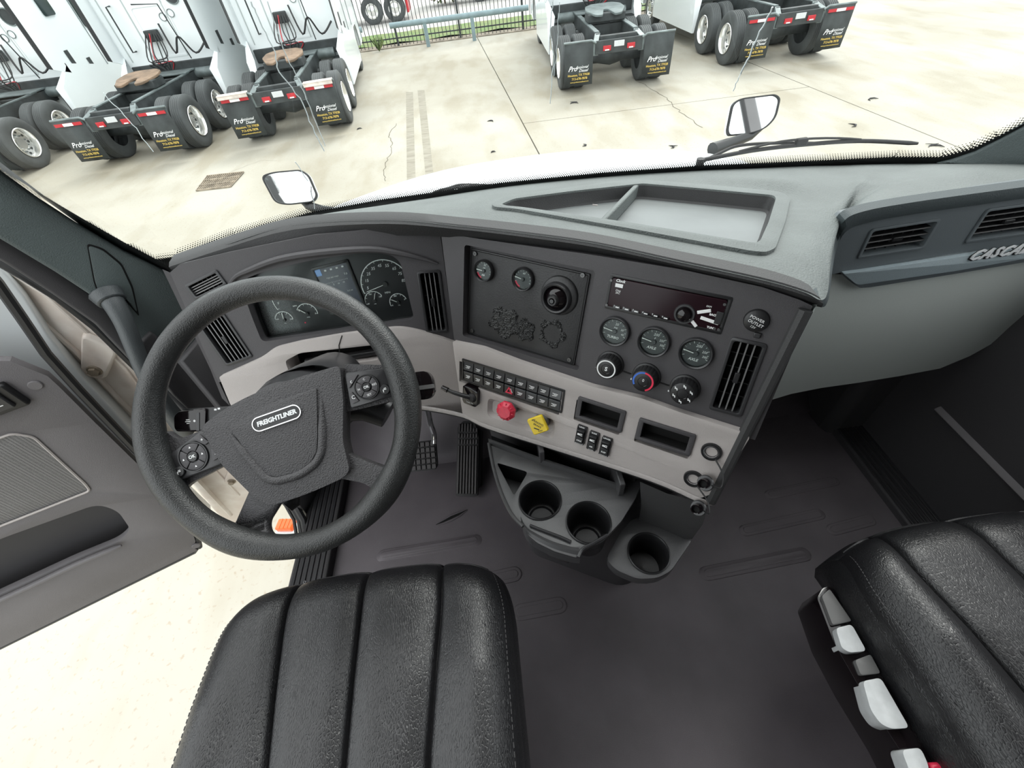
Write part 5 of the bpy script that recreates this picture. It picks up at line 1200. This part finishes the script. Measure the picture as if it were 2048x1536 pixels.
# ================================================================= SEATS
def seat(x0, x1, yf, yb, zt, grooves, flip, name, lab, bolster=.06):
    """x0..x1 width, yf front edge; grooves = x at the front and back of each sewn channel"""
    root = thing(name, lab, 'seat', Matrix.Translation(((x0 + x1) / 2, (yf + yb) / 2, 0)))
    ox, oy = (x0 + x1) / 2, (yf + yb) / 2; NU, NVV = 96, 60; wd = x1 - x0; ln = yf - yb; rows = []
    R = .085
    def top(s, t):                    # s across -1..1, t 0 front .. 1 back
        x = s * wd / 2; y = ln / 2 - t * ln
        z = zt + .012 * (1 - s * s) - .030 * max(0, (.34 - t)) ** 1.0 * 1.2
        for gi, (ga, gb_) in enumerate(grooves):
            gx = ga + (gb_ - ga) * min(1, t * ln / .33) - ox
            z -= .016 * math.exp(-((x - gx) / .0042) ** 2) + .010 * math.exp(-((x - gx) / .024) ** 2)
        a = abs(s)
        z += .018 * math.exp(-((a - .80) / .16) ** 2) * min(1, t * 3)
        return x, y, z
    # plan outline: rounded front corners, waist at the side, belly
    def prof(s, t):
        x, y, z = top(s, t); 
        fy = 1 - min(1, t / .22); k = 1 - .085 * fy ** 2.4 - .05 * min(1, max(0, t - .55) / .45) ** 2
        y2 = y - .034 * abs(s) ** 4 * (1 - min(1, t / .5)) - (.012 * s * (1 if not flip else -1)) * 0
        ed_ = max(0, abs(s) - .80) / .20; fr_ = max(0, .12 - t) / .12
        z -= .050 * (1 - math.sqrt(max(0, 1 - min(1, ed_) ** 2))) + .050 * (1 - math.sqrt(max(0, 1 - min(1, fr_) ** 2)))
        return V((x * k, y2, z))
    for j in range(NVV + 1):
        t = (j / NVV) ** 1.35
        kn = [-1] + [(ga + (gb_ - ga) * min(1, t * ln / .33) - ox) / (wd / 2) for ga, gb_ in grooves] + [1]; sl = [-1]
        for a_, b_ in zip(kn, kn[1:]):
            for q in range(1, 25): sl.append(a_ + (b_ - a_) * (.85 * (1 - math.cos(PI * q / 24)) / 2 + .15 * q / 24))
        rows.append([prof(s_, t) for s_ in sl])
    cu = MB().loft(rows)
    ring = [rows[j][0] for j in range(NVV, -1, -1)] + rows[0][1:-1] + [rows[j][-1] for j in range(0, NVV + 1)]
    cen = V((0, -.05, 0))
    skirt = [ring]
    for dz, k in ((-.010, 1.014), (-.035, 1.030), (-.070, 1.034), (-.105, 1.005), (-.13, .94)) if flip else ((-.010, 1.012), (-.035, 1.022), (-.070, 1.018), (-.105, .985), (-.13, .93)):
        skirt.append([V((p.x * k, (p.y - cen.y) * k + cen.y, p.z + dz)) for p in ring])
    cu.loft([[p for p in r_] for r_ in skirt][::-1])
    obj('cushion', cu, 'leather', root, ang=75)
    # piping and stitches along both side seams
    for side in (0, -1):
        pth = [rows[j][side] + V((.004 if side == 0 else -.004, 0, .0018)) for j in range(3, NVV + 1)]
        obj('piping', MB().tube(pth, .0028, 6), 'leather', root)
        mb = MB(); off = V((.016 if side == 0 else -.016, 0, .0))
        idx = 4 if side == 0 else NU - 4
        line = [rows[j][idx] + V((0, 0, .0008)) for j in range(3, NVV + 1)]
        acc = 0
        for a_, b_ in zip(line, line[1:]):
            m_ = max(1, int((b_ - a_).length / .0065))
            for q in range(m_): mb.tube([a_.lerp(b_, q / m_), a_.lerp(b_, (q + .62) / m_)], .0009, 4)
        obj('stitching', mb, 'doordark', root, kind='stuff')
    fp = [p + V((0, .004, -.008)) for p in rows[0][6:-6]]
    obj('front_piping', MB().tube(fp, .0032, 6), 'steelgrey' if False else 'leather', root)
    for ga, gb_ in grooves:
        pt = []
        for j in range(1, NVV + 1):
            t = (j / NVV) ** 1.35; gx = ga + (gb_ - ga) * min(1, t * ln / .33) - ox; s_ = gx / (wd / 2); p = prof(s_, t); pt.append(p + V((0, 0, -.0012)))
        obj('seam', MB().tube(pt, .0016, 5), 'black', root)
    obj('seat_pan', MB().plate(rr(wd * .86, ln * .86, .05), [], zt - .19, zt - .12), 'black', root, bevel=.01)
    obj('suspension_bellows', MB().lathe([(.14 + (.014 if k % 2 else 0), .03 + k * .03) for k in range(12)], 32, T2(.06, -.14)), 'rubber', root)
    obj('seat_base', MB().plate(rr(.30, .34, .04), [], 0, .04, T2(.06, -.14)), 'rubber', root, bevel=.006)
    bk = MB().loft([[V((x, -ln / 2 - .02 - .04 * math.cos(PI * x / wd) * 0, zt - .05 + z)) + V((0, -z * .22 + .05 * abs(x / wd * 2) ** 2, 0)) for x in [wd * .46 * q / 6 for q in range(-6, 7)]] for z in (0, .1, .3, .5, .62, .66)])
    b_ = obj('backrest', bk, 'leather', root); mo = b_.modifiers.new('s', 'SOLIDIFY'); mo.thickness = .09; mo.offset = 1
    return root
seat(-.682, -.066, .372, -.26, .535, [(-.545, -.495), (-.375, -.362), (-.197, -.222)], False, 'driver_seat', 'black leather driver seat below the steering wheel')
ps = seat(.640, 1.250, .312, -.30, .525, [(.725, .768), (.905, .93), (1.08, 1.07)], True, 'passenger_seat', 'black leather passenger seat at the right with pale paddles on its side')
pm = ps.matrix_world.translation
def pl_(x, y, z): q = onz(x, y, z); return q - V((pm.x, pm.y, 0))
hs = [pl_(x, y, .405) for x, y in ((1634, 1196), (1645, 1176), (1660, 1172), (1740, 1300), (1830, 1440), (1872, 1545), (1832, 1560), (1800, 1500), (1722, 1380), (1668, 1285))]
obj('control_housing', MB().prism(roundpoly([(p.x, p.y) for p in hs], .006), .30, .405), 'gloss', ps, bevel=.004)
for c in (((1640, 1194), (1656, 1180), (1700, 1244), (1662, 1252)), ((1706, 1322), (1737, 1310), (1757, 1348), (1718, 1352))):
    q = [pl_(x, y, .408) for x, y in c]; obj('housing_pad', MB().prism(roundpoly([(p.x, p.y) for p in q], .005), .395, .416), 'steelgrey', ps, bevel=.003)
for nm, c in (('paddle', ((1672, 1256), (1704, 1248), (1734, 1302), (1700, 1305), (1684, 1296))), ('paddle', ((1726, 1362), (1762, 1355), (1820, 1456), (1784, 1458), (1762, 1448), (1742, 1420))), ('paddle', ((1804, 1500), (1842, 1495), (1858, 1530), (1860, 1560), (1822, 1548)))):
    q = [pl_(x, y, .425) for x, y in c]; obj(nm, MB().prism(roundpoly([(p.x, p.y) for p in q], .008), .385, .424), 'paddle', ps, bevel=.006, seg=4, label='pale plastic control paddle')
q = pl_(1885, 1541, .42); obj('belt_button', MB().box((q.x, q.y, .40), (.03, .022, .04)), 'redp', ps, bevel=.005, label='red belt button')
q = pl_(1905, 1560, .41); obj('belt_buckle', MB().box((q.x, q.y - .02, .385), (.045, .05, .04)), 'black', ps, bevel=.008)

# ================================================================= OUTSIDE THE GLASS: hood, mirrors, wipers
hd = thing('truck_hood', 'white hood of the truck just below the windscreen', 'hood')
rows = []
for y, z, hw, cr in ((1.24, .84, .88, .05), (1.30, .895, .87, .03), (1.45, .888, .83, .03), (1.60, .862, .79, .03), (1.80, .805, .75, .035), (2.0, .725, .72, .04), (2.2, .62, .69, .05), (2.40, .46, .66, .06), (2.52, .2, .62, .05), (2.56, -.1, .6, .03), (2.56, -.6, .6, .0)):
    rows.append([V((.15 + hw * k / 8, y, z - cr * abs(k / 8) ** 2.6 * 3 - (.25 if abs(k) == 8 else 0))) for k in range(-8, 9)])
obj('hood_shell', MB().loft(rows), 'paintw', hd)
obj('cowl', MB().loft([[V((.15 + 1.0 * k / 8, 1.30, .875 - .04 * abs(k / 8) ** 2)) for k in range(-8, 9)], [V((.15 + 1.0 * k / 8, 1.25 - .22 * abs(k / 8) ** 2.5, .90)) for k in range(-8, 9)], [V((.15 + 1.0 * k / 8, 1.20 - .22 * abs(k / 8) ** 2.5, .89)) for k in range(-8, 9)]]), 'paintw', hd)
hw_ = [V((.15 + .93 * k / 8, 1.66 if 0 else 1.45, .842 - .05 * 3 * abs(k / 8) ** 2.6)) for k in range(-7, 8)]
obj('cowl_grille', MB().box((.15, 1.235, .893), (1.2, .035, .008)), 'black', hd, bevel=.003)
def hood_mirror(pts, depth, nrm, foot, lab, armpx):
    c = atd(*[sum(p[i] for p in pts) / len(pts) for i in (0, 1)], depth); nn = V(nrm).normalized(); fr = Frame(c, CR, nn)
    t = thing('hood_mirror', lab, 'mirror', fr); poly = roundpoly(fr.poly(pts), .022, 4)
    k = [(a * .93, b * .93) for a, b in poly]
    obj('mirror_rim', MB().plate(poly, [k], -.012, .004), 'black', t, bevel=.003)
    obj('mirror_glass', MB().plate(k, [], -.004, .000), 'mirror', t)
    obj('mirror_shell', MB().loft([[V((a * s_, b * s_, z)) for a, b in poly] for s_, z in ((1.015, -.006), (1.0, -.03), (.85, -.06), (.45, -.075), (.02, -.08))], close=True), 'paintw', t)
    fi = fr.M.inverted(); A = [fi @ atd(x, y, d_) for x, y, d_ in armpx]
    obj('mirror_arm', MB().tube(A, [.018, .016, .020, .026], 12), 'black', t)
    return t
M['mirror'] = mat('mirror_silver', (.72, .74, .74), .03, 1)
hood_mirror([(521, 352), (545, 344), (600, 339), (618, 350), (636, 392), (628, 404), (575, 410), (550, 406)], 1.55, (.12, -.80, .35), None, 'left hood mirror with black rim reflecting the white hood', [(606, 398, 1.60), (618, 412, 1.60), (645, 422, 1.58), (690, 432, 1.55)])
hood_mirror([(1464, 207), (1484, 196), (1550, 188), (1561, 196), (1552, 236), (1530, 258), (1500, 268), (1456, 272), (1453, 262)], 1.60, (-.12, -.80, .35), None, 'right hood mirror with black rim reflecting the concrete yard', [(1520, 252, 1.65), (1500, 272, 1.64), (1462, 286, 1.62), (1425, 300, 1.60)])
def wiper(arm, blade, lab, z=.985):
    t = thing('wiper', lab, 'wiper'); A = [atd(*p) for p in arm]; B = [atd(*p) for p in blade]
    obj('wiper_arm', MB().tube([cat(A, k / 5) for k in range((len(A) - 1) * 5)] + [A[-1]], .0045, 8), 'rubber', t)
    bl = [cat(B, k / 5) for k in range((len(B) - 1) * 5)] + [B[-1]]
    obj('wiper_blade', MB().tube(bl, [.0035] + [.006] * (len(bl) - 2) + [.004], 8), 'rubber', t)
    md = bl[len(bl) // 5: -len(bl) // 5]; obj('blade_frame', MB().tube([p + V((0, 0, .012 * math.sin(PI * i / (len(md) - 1)) + .004)) for i, p in enumerate(md)], .0035, 6), 'rubber', t)
    mp = bl[len(bl) // 2]; obj('blade_joint', MB().box(tuple(mp + V((0, 0, .008))), (.035, .016, .022)), 'rubber', t, bevel=.004)
    p = A[0]; obj('wiper_pivot', MB().cyl(.011, -.012, .012, 16, Matrix.Translation(p)), 'rubber', t)
wiper([(1400, 326, 1.22), (1440, 306, 1.24), (1480, 291, 1.25), (1560, 286, 1.26), (1650, 287, 1.27)], [(1395, 322, 1.215), (1500, 302, 1.235), (1600, 290, 1.255), (1720, 282, 1.275), (1835, 287, 1.29)], 'black wiper resting under the right hood mirror')
wiper([(858, 402, 1.24), (868, 386, 1.25), (900, 376, 1.26), (925, 370, 1.265), (990, 372, 1.27)], [(822, 408, 1.225), (880, 392, 1.235), (930, 384, 1.245), (985, 378, 1.255), (1020, 374, 1.26)], 'black wiper peeking over the dashboard left of the tray')
# ================================================================= PARKED TRACTORS
def tyre_mesh(r=.51, w=.27):
    pr = [(r * .56, -w * .40), (r * .62, -w * .46), (r * .80, -w * .5), (r * .93, -w * .47), (r * .985, -w * .40)]
    nb_ = 5
    for k in range(nb_):
        a = -w * .40 + w * .8 * k / nb_; b = a + w * .8 / nb_
        pr += [(r * .985, a + .004), (r, a + .010), (r, b - .010), (r * .985, b - .004)]
    pr += [(r * .985, w * .40), (r * .93, w * .47), (r * .80, w * .5), (r * .62, w * .46), (r * .56, w * .40)]
    return pr
TYM = MB().lathe(tyre_mesh(), 40, Matrix.Rotation(PI / 2, 4, 'Y'))
RY = Matrix.Rotation(PI / 2, 4, 'Y')
def rim_mb(deep):
    z = .12
    mb = MB().lathe([(.295, z + .01), (.285, z + .02), (.270, z), (.262, z - (.13 if deep else .02)), (.20, z - (.15 if deep else .0)), (.12, z - (.14 if deep else .03)), (.115, z - (.10 if deep else -.03)), (0, z - (.10 if deep else -.03))], 36, RY)
    return mb
def hubholes(deep):
    mb = MB()
    for k in range(10):
        a = 2 * PI * k / 10; mb.cyl(.026, -.001, .002, 10, RY @ T2(.225 * math.cos(a), .225 * math.sin(a), .12 - (.138 if deep else .008)))
    return mb
def lugs(deep):
    mb = MB()
    for k in range(10):
        a = 2 * PI * (k + .5) / 10; mb.cyl(.014, 0, .03, 6, RY @ T2(.165 * math.cos(a), .165 * math.sin(a), .12 - (.145 if deep else .01)))
    return mb
def build_tractor():
    root = bpy.data.objects.new('tractor_truck', None); COL.objects.link(root)
    def wheel(x, y, side, inner=False, front=False):
        w = obj('wheel', TYM, 'tyre', root); w.location = (x, y, .51); w.rotation_euler = (random.uniform(0, 6), 0, 0) if side > 0 else (random.uniform(0, 6), 0, PI)
        if side < 0: w.rotation_euler = (0, 0, PI)
        if not inner:
            obj('wheel_rim', rim_mb(not front), 'rim', w); obj('hand_holes', hubholes(not front), 'frame', w); obj('lug_nuts', lugs(not front), 'steel', w)
        return w
    for y in (.78, 2.10):
        for s in (1, -1):
            wheel(s * 1.08, y, s); wheel(s * .76, y, s, True)
    for s in (1, -1): wheel(s * 1.0, 6.55, s, front=True)
    for s in (1, -1): obj('frame_rail', MB().box((s * .42, 2.9, .93), (.09, 5.4, .27)), 'frame', root, bevel=.01)
    for y in (.78, 2.10): obj('axle', MB().tube([(-.95, y, .51), (-.3, y, .52), (0, y, .56), (.3, y, .52), (.95, y, .51)], [.08, .1, .2, .1, .08], 14), 'frame', root)
    for y in (.1, 1.45, 2.7, 3.6): obj('cross_member', MB().box((0, y, .93), (.80, .12, .22)), 'frame', root, bevel=.01)
    for s in (1, -1):       # sloped rail ends
        obj('rail_end', MB().add([(s * .36, .25, 1.07), (s * .48, .25, 1.07), (s * .44, -.02, .98), (s * .56, -.02, .98), (s * .36, .25, .80), (s * .48, .25, .80), (s * .44, -.02, .72), (s * .56, -.02, .72)], [(0, 1, 3, 2), (4, 6, 7, 5), (0, 2, 6, 4), (1, 5, 7, 3), (2, 3, 7, 6), (0, 4, 5, 1)]), 'steel', root, bevel=.008)
        obj('rail_top', MB().box((s * .42, 1.6, 1.075), (.10, 2.6, .02)), 'steel', root)
    obj('rear_beam', MB().box((0, -.02, .86), (1.02, .05, .24)), 'frame', root, bevel=.01)
    for x in (-.26, .26):
        l_ = obj('tail_lamp', MB().box((x, -.055, .84), (.17, .03, .09)), 'lamp_red', root, bevel=.006)
        obj('lamp_lens', MB().box((x, -.072, .81), (.09, .006, .02)), 'white', l_)
    obj('licence_plate', MB().box((0, -.055, .90), (.22, .02, .10)), 'paddle', root, bevel=.004)
    for s in (1, -1):
        obj('flap_hanger', MB().tube([(s * .50, -.04, .95), (s * .60, -.04, 1.0), (s * 1.20, -.04, 1.0)], .022, 8), 'steel', root)
        fl_ = obj('mud_flap', MB().loft([[(s * .56, -.045, .99), (s * .87, -.055, .99), (s * 1.19, -.045, .99)], [(s * .56, -.06, .6), (s * .87, -.085, .6), (s * 1.19, -.06, .6)], [(s * .56, -.05, .22), (s * .87, -.07, .22), (s * 1.19, -.05, .22)]]), 'flap', root)
        so_ = fl_.modifiers.new('s', 'SOLIDIFY'); so_.thickness = .012; so_.offset = 0
        TF = Matrix.Translation((s * .875, -.095, 0)) @ Matrix.Rotation(PI / 2, 4, 'X')
        obj('flap_script', MB().text('Pro', .135, TF @ T2(-.14, .545, 0), shear=.45, off=.001).text('fessional', .078, TF @ T2(.07, .565, 0), shear=.45).text('Diesel', .078, TF @ T2(.10, .500, 0), shear=.45), 'white', fl_)
        obj('flap_lettering', MB().text('Houston, TX 77028', .060, TF @ T2(0, .425, 0), off=.0008).text('713-678-7878', .062, TF @ T2(.02, .355, 0), off=.0008).text('www.professionaldiesel.com', .036, TF @ T2(.02, .295, 0), off=.0004), 'gold', fl_)
        rs_ = obj('reflector_strip', MB().box((s * .875, -.075, .915), (.56, .01, .055)), 'lamp_red', root)
        obj('reflector_white', MB().box((s * .875, -.082, .915), (.20, .008, .05)), 'white', rs_)
    # fifth wheel with its throat
    pl0 = roundpoly([(-.46, 0), (-.42, .32), (-.25, .48), (.25, .48), (.42, .32), (.46, 0), (.30, -.42), (.14, -.46), (.05, -.05), (-.05, -.05), (-.14, -.46), (-.30, -.42)], .06)
    fw = obj('fifth_wheel', MB().plate(pl0, [], -.04, 0, Matrix.Translation((0, 1.55, 1.30)) @ Matrix.Rotation(.10, 4, 'X')), 'rust', root, bevel=.015)
    obj('fifth_wheel_base', MB().box((0, 1.55, 1.17), (.86, .50, .16)), 'frame', fw, bevel=.02)
    for s in (1, -1): obj('air_bag', MB().lathe([(.10, .0), (.14, .05), (.11, .11), (.14, .17), (.10, .22)], 20, Matrix.Translation((s * .42, 2.6, .60))), 'tyre', root)
    obj('deck_plate', MB().box((0, 2.95, 1.10), (1.0, .55, .03)), 'steel', root, bevel=.006)
    for s in (1, -1): obj('drive_shaft', MB().tube([(s * .02, .9, .56), (0, 2.1, .56)], .05, 10), 'frame', root) if s > 0 else None
    # cab body: outline of the side view, lofted across the width
    sec = [(3.42, 1.02), (3.42, 3.75), (3.75, 3.95), (5.1, 3.90), (5.9, 3.2), (6.25, 2.35), (7.6, 1.95), (7.95, 1.4), (8.0, .62), (7.1, .55), (7.08, .95), (6.9, 1.13), (6.2, 1.13), (6.0, .9), (5.98, .5), (3.42, .5), (3.42, .75)]
    cab = MB(); rows = []
    for x in (-1.22, -1.18, 1.18, 1.22):
        k = .965 if abs(x) > 1.2 else 1
        rows.append([V((x, 5.2 + (y - 5.2) * (k if y > 4 else 1), 1.9 + (z - 1.9) * (k if z > 1.9 else 1))) for y, z in sec])
    cab.loft(rows, close=True)
    cb = obj('cab_shell', cab, 'paintw', root, ang=25)
    for s in (1, -1):
        P_ = [V((s * 1.205, y, z)) for y, z in sec]
        tri = tessellate_polygon([[V((y, z, 0)) for y, z in sec]])
        mm = MB().add(P_, tri); sd_ = obj('cab_side', mm, 'paintw', root)
        obj('side_window', MB().prism(roundpoly([(5.0, 2.0), (6.0, 2.0), (5.75, 2.85), (5.0, 2.95)], .08), 0, .02, Matrix(((0, 0, s, s * 1.21), (1, 0, 0, 0), (0, 1, 0, 0), (0, 0, 0, 1)))), 'glassblk', sd_)
        obj('sleeper_window', MB().prism(roundpoly([(3.85, 2.35), (4.25, 2.35), (4.25, 2.95), (3.85, 2.95)], .06), 0, .02, Matrix(((0, 0, s, s * 1.21), (1, 0, 0, 0), (0, 1, 0, 0), (0, 0, 0, 1)))), 'glassblk', sd_)
        obj('door_seam', MB().tube([(s * 1.212, 4.95, .75), (s * 1.212, 4.95, 3.0), (s * 1.212, 5.75, 2.95), (s * 1.212, 6.05, 1.9), (s * 1.212, 5.98, 1.2)], .008, 5), 'steel', sd_)
        for yy, zz in ((3.75, 1.55), (4.35, 1.3)): obj('side_vent', MB().box((s * 1.212, yy, zz), (.01, .14, .32)), 'frame', sd_)
        # fairing: white skirt and dark rubber extender behind the cab
        obj('side_skirt', MB().add([(s * 1.22, 3.42, 1.45), (s * 1.22, 2.85, 1.10), (s * 1.22, 2.72, .35), (s * 1.22, 6.0, .35), (s * 1.22, 6.0, 1.0), (s * 1.22, 3.42, 1.5), (s * 1.16, 3.42, 1.45), (s * 1.02, 2.85, 1.10), (s * 1.16, 2.72, .35)],
                                [(0, 1, 2, 3, 4, 5), (0, 6, 7, 1), (1, 7, 8, 2)]), 'paintw', root, bevel=0)
        obj('tank_step', MB().box((s * 1.0, 4.2, .65), (.34, 2.3, .5)), 'frame', root, bevel=.04)
        obj('roof_extender', MB().plate([(2.95, 1.45), (3.45, 1.30), (3.45, 3.9), (3.05, 3.75)], [], 0, .03, Matrix(((0, 0, s, s * 1.19), (1, 0, 0, 0), (0, 1, 0, 0), (0, 0, 0, 1)))), 'paintw', root)
        obj('extender_rubber', MB().plate([(2.82, 1.5), (2.97, 1.45), (3.07, 3.75), (2.93, 3.75)], [], 0, .02, Matrix(((0, 0, s, s * 1.195), (1, 0, 0, 0), (0, 1, 0, 0), (0, 0, 0, 1)))), 'seal', root)
    # back wall: panels, vents, grab bar, hoses
    obj('back_panel', MB().box((0, 3.40, 2.45), (2.30, .03, 2.6)), 'paintw', root, bevel=.01)
    obj('back_pressing', MB().plate(roundpoly([(-.42, 1.35), (.42, 1.35), (.42, 2.35), (-.42, 2.35)], .08), [roundpoly([(-.38, 1.39), (.38, 1.39), (.38, 2.31), (-.38, 2.31)], .07)], 0, .012, Matrix(((1, 0, 0, .05), (0, 0, -1, 3.386), (0, 1, 0, 0), (0, 0, 0, 1)))), 'paintw', root)
    for x, z, r in ((.72, 2.45, .15), (.30, 2.1, .07), (.52, 2.15, .07)):
        v_ = obj('round_vent', MB().lathe([(r * 1.15, 0), (r * 1.12, .02), (r, .02), (r * .96, .004)], 24, Matrix.Translation((x, 3.385, z)) @ Matrix.Rotation(PI / 2, 4, 'X')), 'steel', root)
        obj('vent_mesh', MB().cyl(r * .96, 0, .006, 24, Matrix.Translation((x, 3.385, z)) @ Matrix.Rotation(PI / 2, 4, 'X')), 'frame' if r > .1 else 'paintw', v_)
    obj('lower_bulkhead', MB().box((0, 3.38, 1.12), (2.2, .10, .28)), 'frame', root, bevel=.02)
    obj('air_tank', MB().tube([(-.9, 3.25, 1.0), (.9, 3.25, 1.0)], .11, 16), 'steel', root)
    for x in (-.45, .42, -1.0):
        obj('panel_rib', MB().box((x, 3.378, 2.5), (.025, .012, 2.3)), 'rib', root)
    obj('hose_bracket', MB().box((-.12, 3.30, 1.80), (.32, .12, .22)), 'frame', root, bevel=.02)
    random.seed(5)
    for k in range(7):
        x = -.25 + k * .05; sag = random.uniform(.25, .6); x2 = random.uniform(-.35, .35)
        pts = [V((x, 3.25, 1.85)), V((x - .1 + .1 * k / 3, 2.95, 1.85 - sag)), V((x2, 2.75, 1.5 - sag * .3)), V((x2 * .5, 2.9, 1.18))]
        obj('air_hose', MB().tube([cat(pts, t / 5) for t in range(15)] + [pts[-1]], .014, 6), ('seal', 'seal', 'lamp_red', 'seal', 'frame', 'seal', 'seal')[k], root)
    pts = [V((.15, 3.3, 2.0)), V((.30, 3.1, 1.45)), V((.55, 3.1, 1.75)), V((.75, 3.15, 1.4)), V((1.05, 3.3, 1.6))]
    obj('air_hose', MB().tube([cat(pts, t / 5) for t in range(20)] + [pts[-1]], .022, 6), 'seal', root)
    obj('grab_bar', MB().tube([(-.75, 3.36, 1.55), (-.75, 3.2, 1.55), (-.75, 3.2, 2.4), (-.75, 3.36, 2.4)], .018, 6), 'frame', root)
    obj('pogo_stick', MB().tube([(.55, 3.2, 1.3), (.52, 3.0, 2.35), (.0, 2.9, 2.4)], .014, 6), 'frame', root)
    return root
M['jamb_pale'] = mat('pale_cracked_cover', (.62, .55, .50), .5, var=.2, vscale=6)
proto = build_tractor()
TR_ = [(3.33, 11.40, -2.5, 'white tractor truck parked alone in the middle right of the yard by the fence'),
       (-7.42, 10.80, -1.0, 'white tractor truck second from the left, with round vents on its back wall'),
       (-4.02, 11.02, 4.5, 'white tractor truck left of the open bay, nearest the tyre tracks'),
       (7.42, 11.62, .0, 'white tractor truck at the far right edge of the row'),
       (-11.4, 10.95, -2.0, 'white tractor truck cut off by the left edge of the picture')]
for i, (x, y, a, lab) in enumerate(TR_):
    Mx = Matrix.Translation((x, y, GZ)) @ Matrix.Rotation(math.radians(a), 4, 'Z')
    if i == 0: t = proto; t.matrix_world = Mx
    else: t = dup(proto, Mx)
    tag(t, lab, 'truck', 'white tractor trucks parked in a row')
    if i == 0: TRD = t
    if i == 2:
        for s in (1, -1): obj('bracket_cover', MB().box((s * .88, -.06, 1.02), (.60, .16, .02)).box((s * .88, -.12, .985), (.60, .02, .07)), 'jamb_pale', t, bevel=.005)
for ch in list(TRD.children):
    if ch.name.startswith('reflector'): [bpy.data.objects.remove(c) for c in list(ch.children)]; bpy.data.objects.remove(ch)
    elif ch.name.startswith('fifth_wheel'): ch.data = ch.data.copy(); ch.data.materials[0] = M['steel']

# ================================================================= FENCE, GUARD RAIL, TRAILERS BEYOND
fe = thing('iron_fence', 'black iron bar fence along the far side of the yard', 'fence')
x = -12.0; bar = MB().box((0, 0, 1.2), (.022, .022, 2.4)); first = None
while x < 14:
    X, Y = corner(x, 20.75)
    if first is None: first = o = obj('fence_bar', bar, 'frame', fe)
    else: o = first.copy(); COL.objects.link(o); o.parent = fe
    o.location = (X, Y, GZ); x += .145
for z in (.25, 2.1): obj('fence_rail', MB().tube([V((*corner(-12, 20.75), GZ + z)), V((*corner(14, 20.75), GZ + z))], .028, 4), 'frame', fe)
for k in range(11):
    X, Y = corner(-11.6 + k * 2.4, 20.75); obj('fence_post', MB().box((X, Y, GZ + 1.25), (.075, .075, 2.5)), 'frame', fe)
M['guard'] = mat('guard_rail_paint', (.20, .27, .29), .6, var=.12, vscale=4)
for xa, xb, lab, ps_ in ((onz(796, 66, GZ + .72).x, 2.9, 'grey pipe guard rail with posts in front of the iron fence', ((858, 90), (948, 76))), (-9.0, onz(736, 73, GZ + .72).x, 'short end of grey pipe guard rail beside the second truck', ((640, 118), (560, 130)))):
    g_ = thing('guard_rail', lab, 'guard rail'); A, B = V((*corner(xa, 19.9), GZ + .72)), V((*corner(xb, 19.9), GZ + .72))
    obj('rail_pipe', MB().tube([A, B], .085, 16), 'guard', g_)
    for p_ in ps_:
        c = onz(*p_, GZ); X = c.x; Y = A.y + (B.y - A.y) * (X - A.x) / (B.x - A.x); obj('rail_post', MB().box((X, Y, GZ + .33), (.13, .13, .68)), 'guard', g_)
def far_trailer(x0, x1, y, lab, axx, yel=True):
    t = thing('flatbed_trailer', lab, 'trailer', Matrix.Translation((x0, y, GZ)))
    L_ = x1 - x0
    obj('trailer_bed', MB().box((L_ / 2, 0, 1.35), (L_, 2.3, .25)), 'frame', t); obj('side_rail', MB().box((L_ / 2, -1.16, 1.28), (L_, .05, .14)), 'lamp_red', t)
    for k in range(int(L_ / 1.2)): obj('marker', MB().box((.5 + k * 1.2, -1.2, 1.22), (.30, .02, .07)), 'white', t)
    obj('tool_box', MB().box((L_ - 3.9, -.7, .72), (1.9, .7, .8)), 'rust', t, bevel=.03); obj('bumper_bar', MB().box((L_ - .15, -.3, .75), (.12, 1.6, .9)), 'lamp_red', t, bevel=.03)
    for a in axx:
        w = obj('wheel', MB().lathe(tyre_mesh(), 32, Matrix.Rotation(-PI / 2, 4, 'X') @ Matrix.Identity(4)), 'tyre', t); w.location = (a - x0, -.95, .51)
        obj('wheel_rim', MB().lathe([(.29, .12), (.27, .10), (.20, .0), (.1, .02), (0, .04)], 24, Matrix.Rotation(PI / 2, 4, 'X')), 'rim', w)
    if yel: obj('yellow_flag', MB().box((L_ - 2.75, -1.2, .80), (.10, .03, .55)), 'yellow', t)
    return t
far_trailer(-14.5, -2.3, 28.5, 'long dark trailer with red rail on the road behind the fence', (-4.15, -3.05))
far_trailer(-1.9, 3.4, 31.8, 'dark red trailer beyond the fence, farther along the road', (1.2, 2.3), False)
sh_ = MB(); random.seed(9)
cx = onz(765, 92, GZ)
for k in range(40):
    a = random.uniform(0, 6.28); l_ = random.uniform(.2, .5); sh_.add([(cx.x, 20.4, GZ), (cx.x + math.cos(a) * l_ * .6, 20.4 + math.sin(a) * .2, GZ + l_), (cx.x + math.cos(a) * l_ * .6 + .05, 20.4, GZ + l_ * .8)], [(0, 1, 2)])
tag(obj('weed_clump', sh_, 'grass'), 'small dark weed clump at the foot of the fence', 'plant')
random.seed(21)
for px_, lab in (((890, 22), 'green leafy bush beyond the fence near the dark red trailer'),):
    c = onz(px_[0], px_[1], GZ); mb = MB()
    for k in range(500):
        d_ = V((random.gauss(0, 1), random.gauss(0, .6), random.gauss(0, .8))); d_ = d_.normalized() * random.uniform(.3, 1.2); q = c + d_ + V((0, 3, 1.1)); s_ = .14
        mb.add([q, q + V((s_, .03, s_ * .6)), q + V((-.02, .04, s_))], [(0, 1, 2)], None, False)
    bu = thing('bush', lab, 'bush'); obj('foliage', mb, 'grass', bu); obj('stem', MB().tube([c + V((0, 3, -.0)), c + V((0, 3, 1))], .05, 6), 'rust', bu)
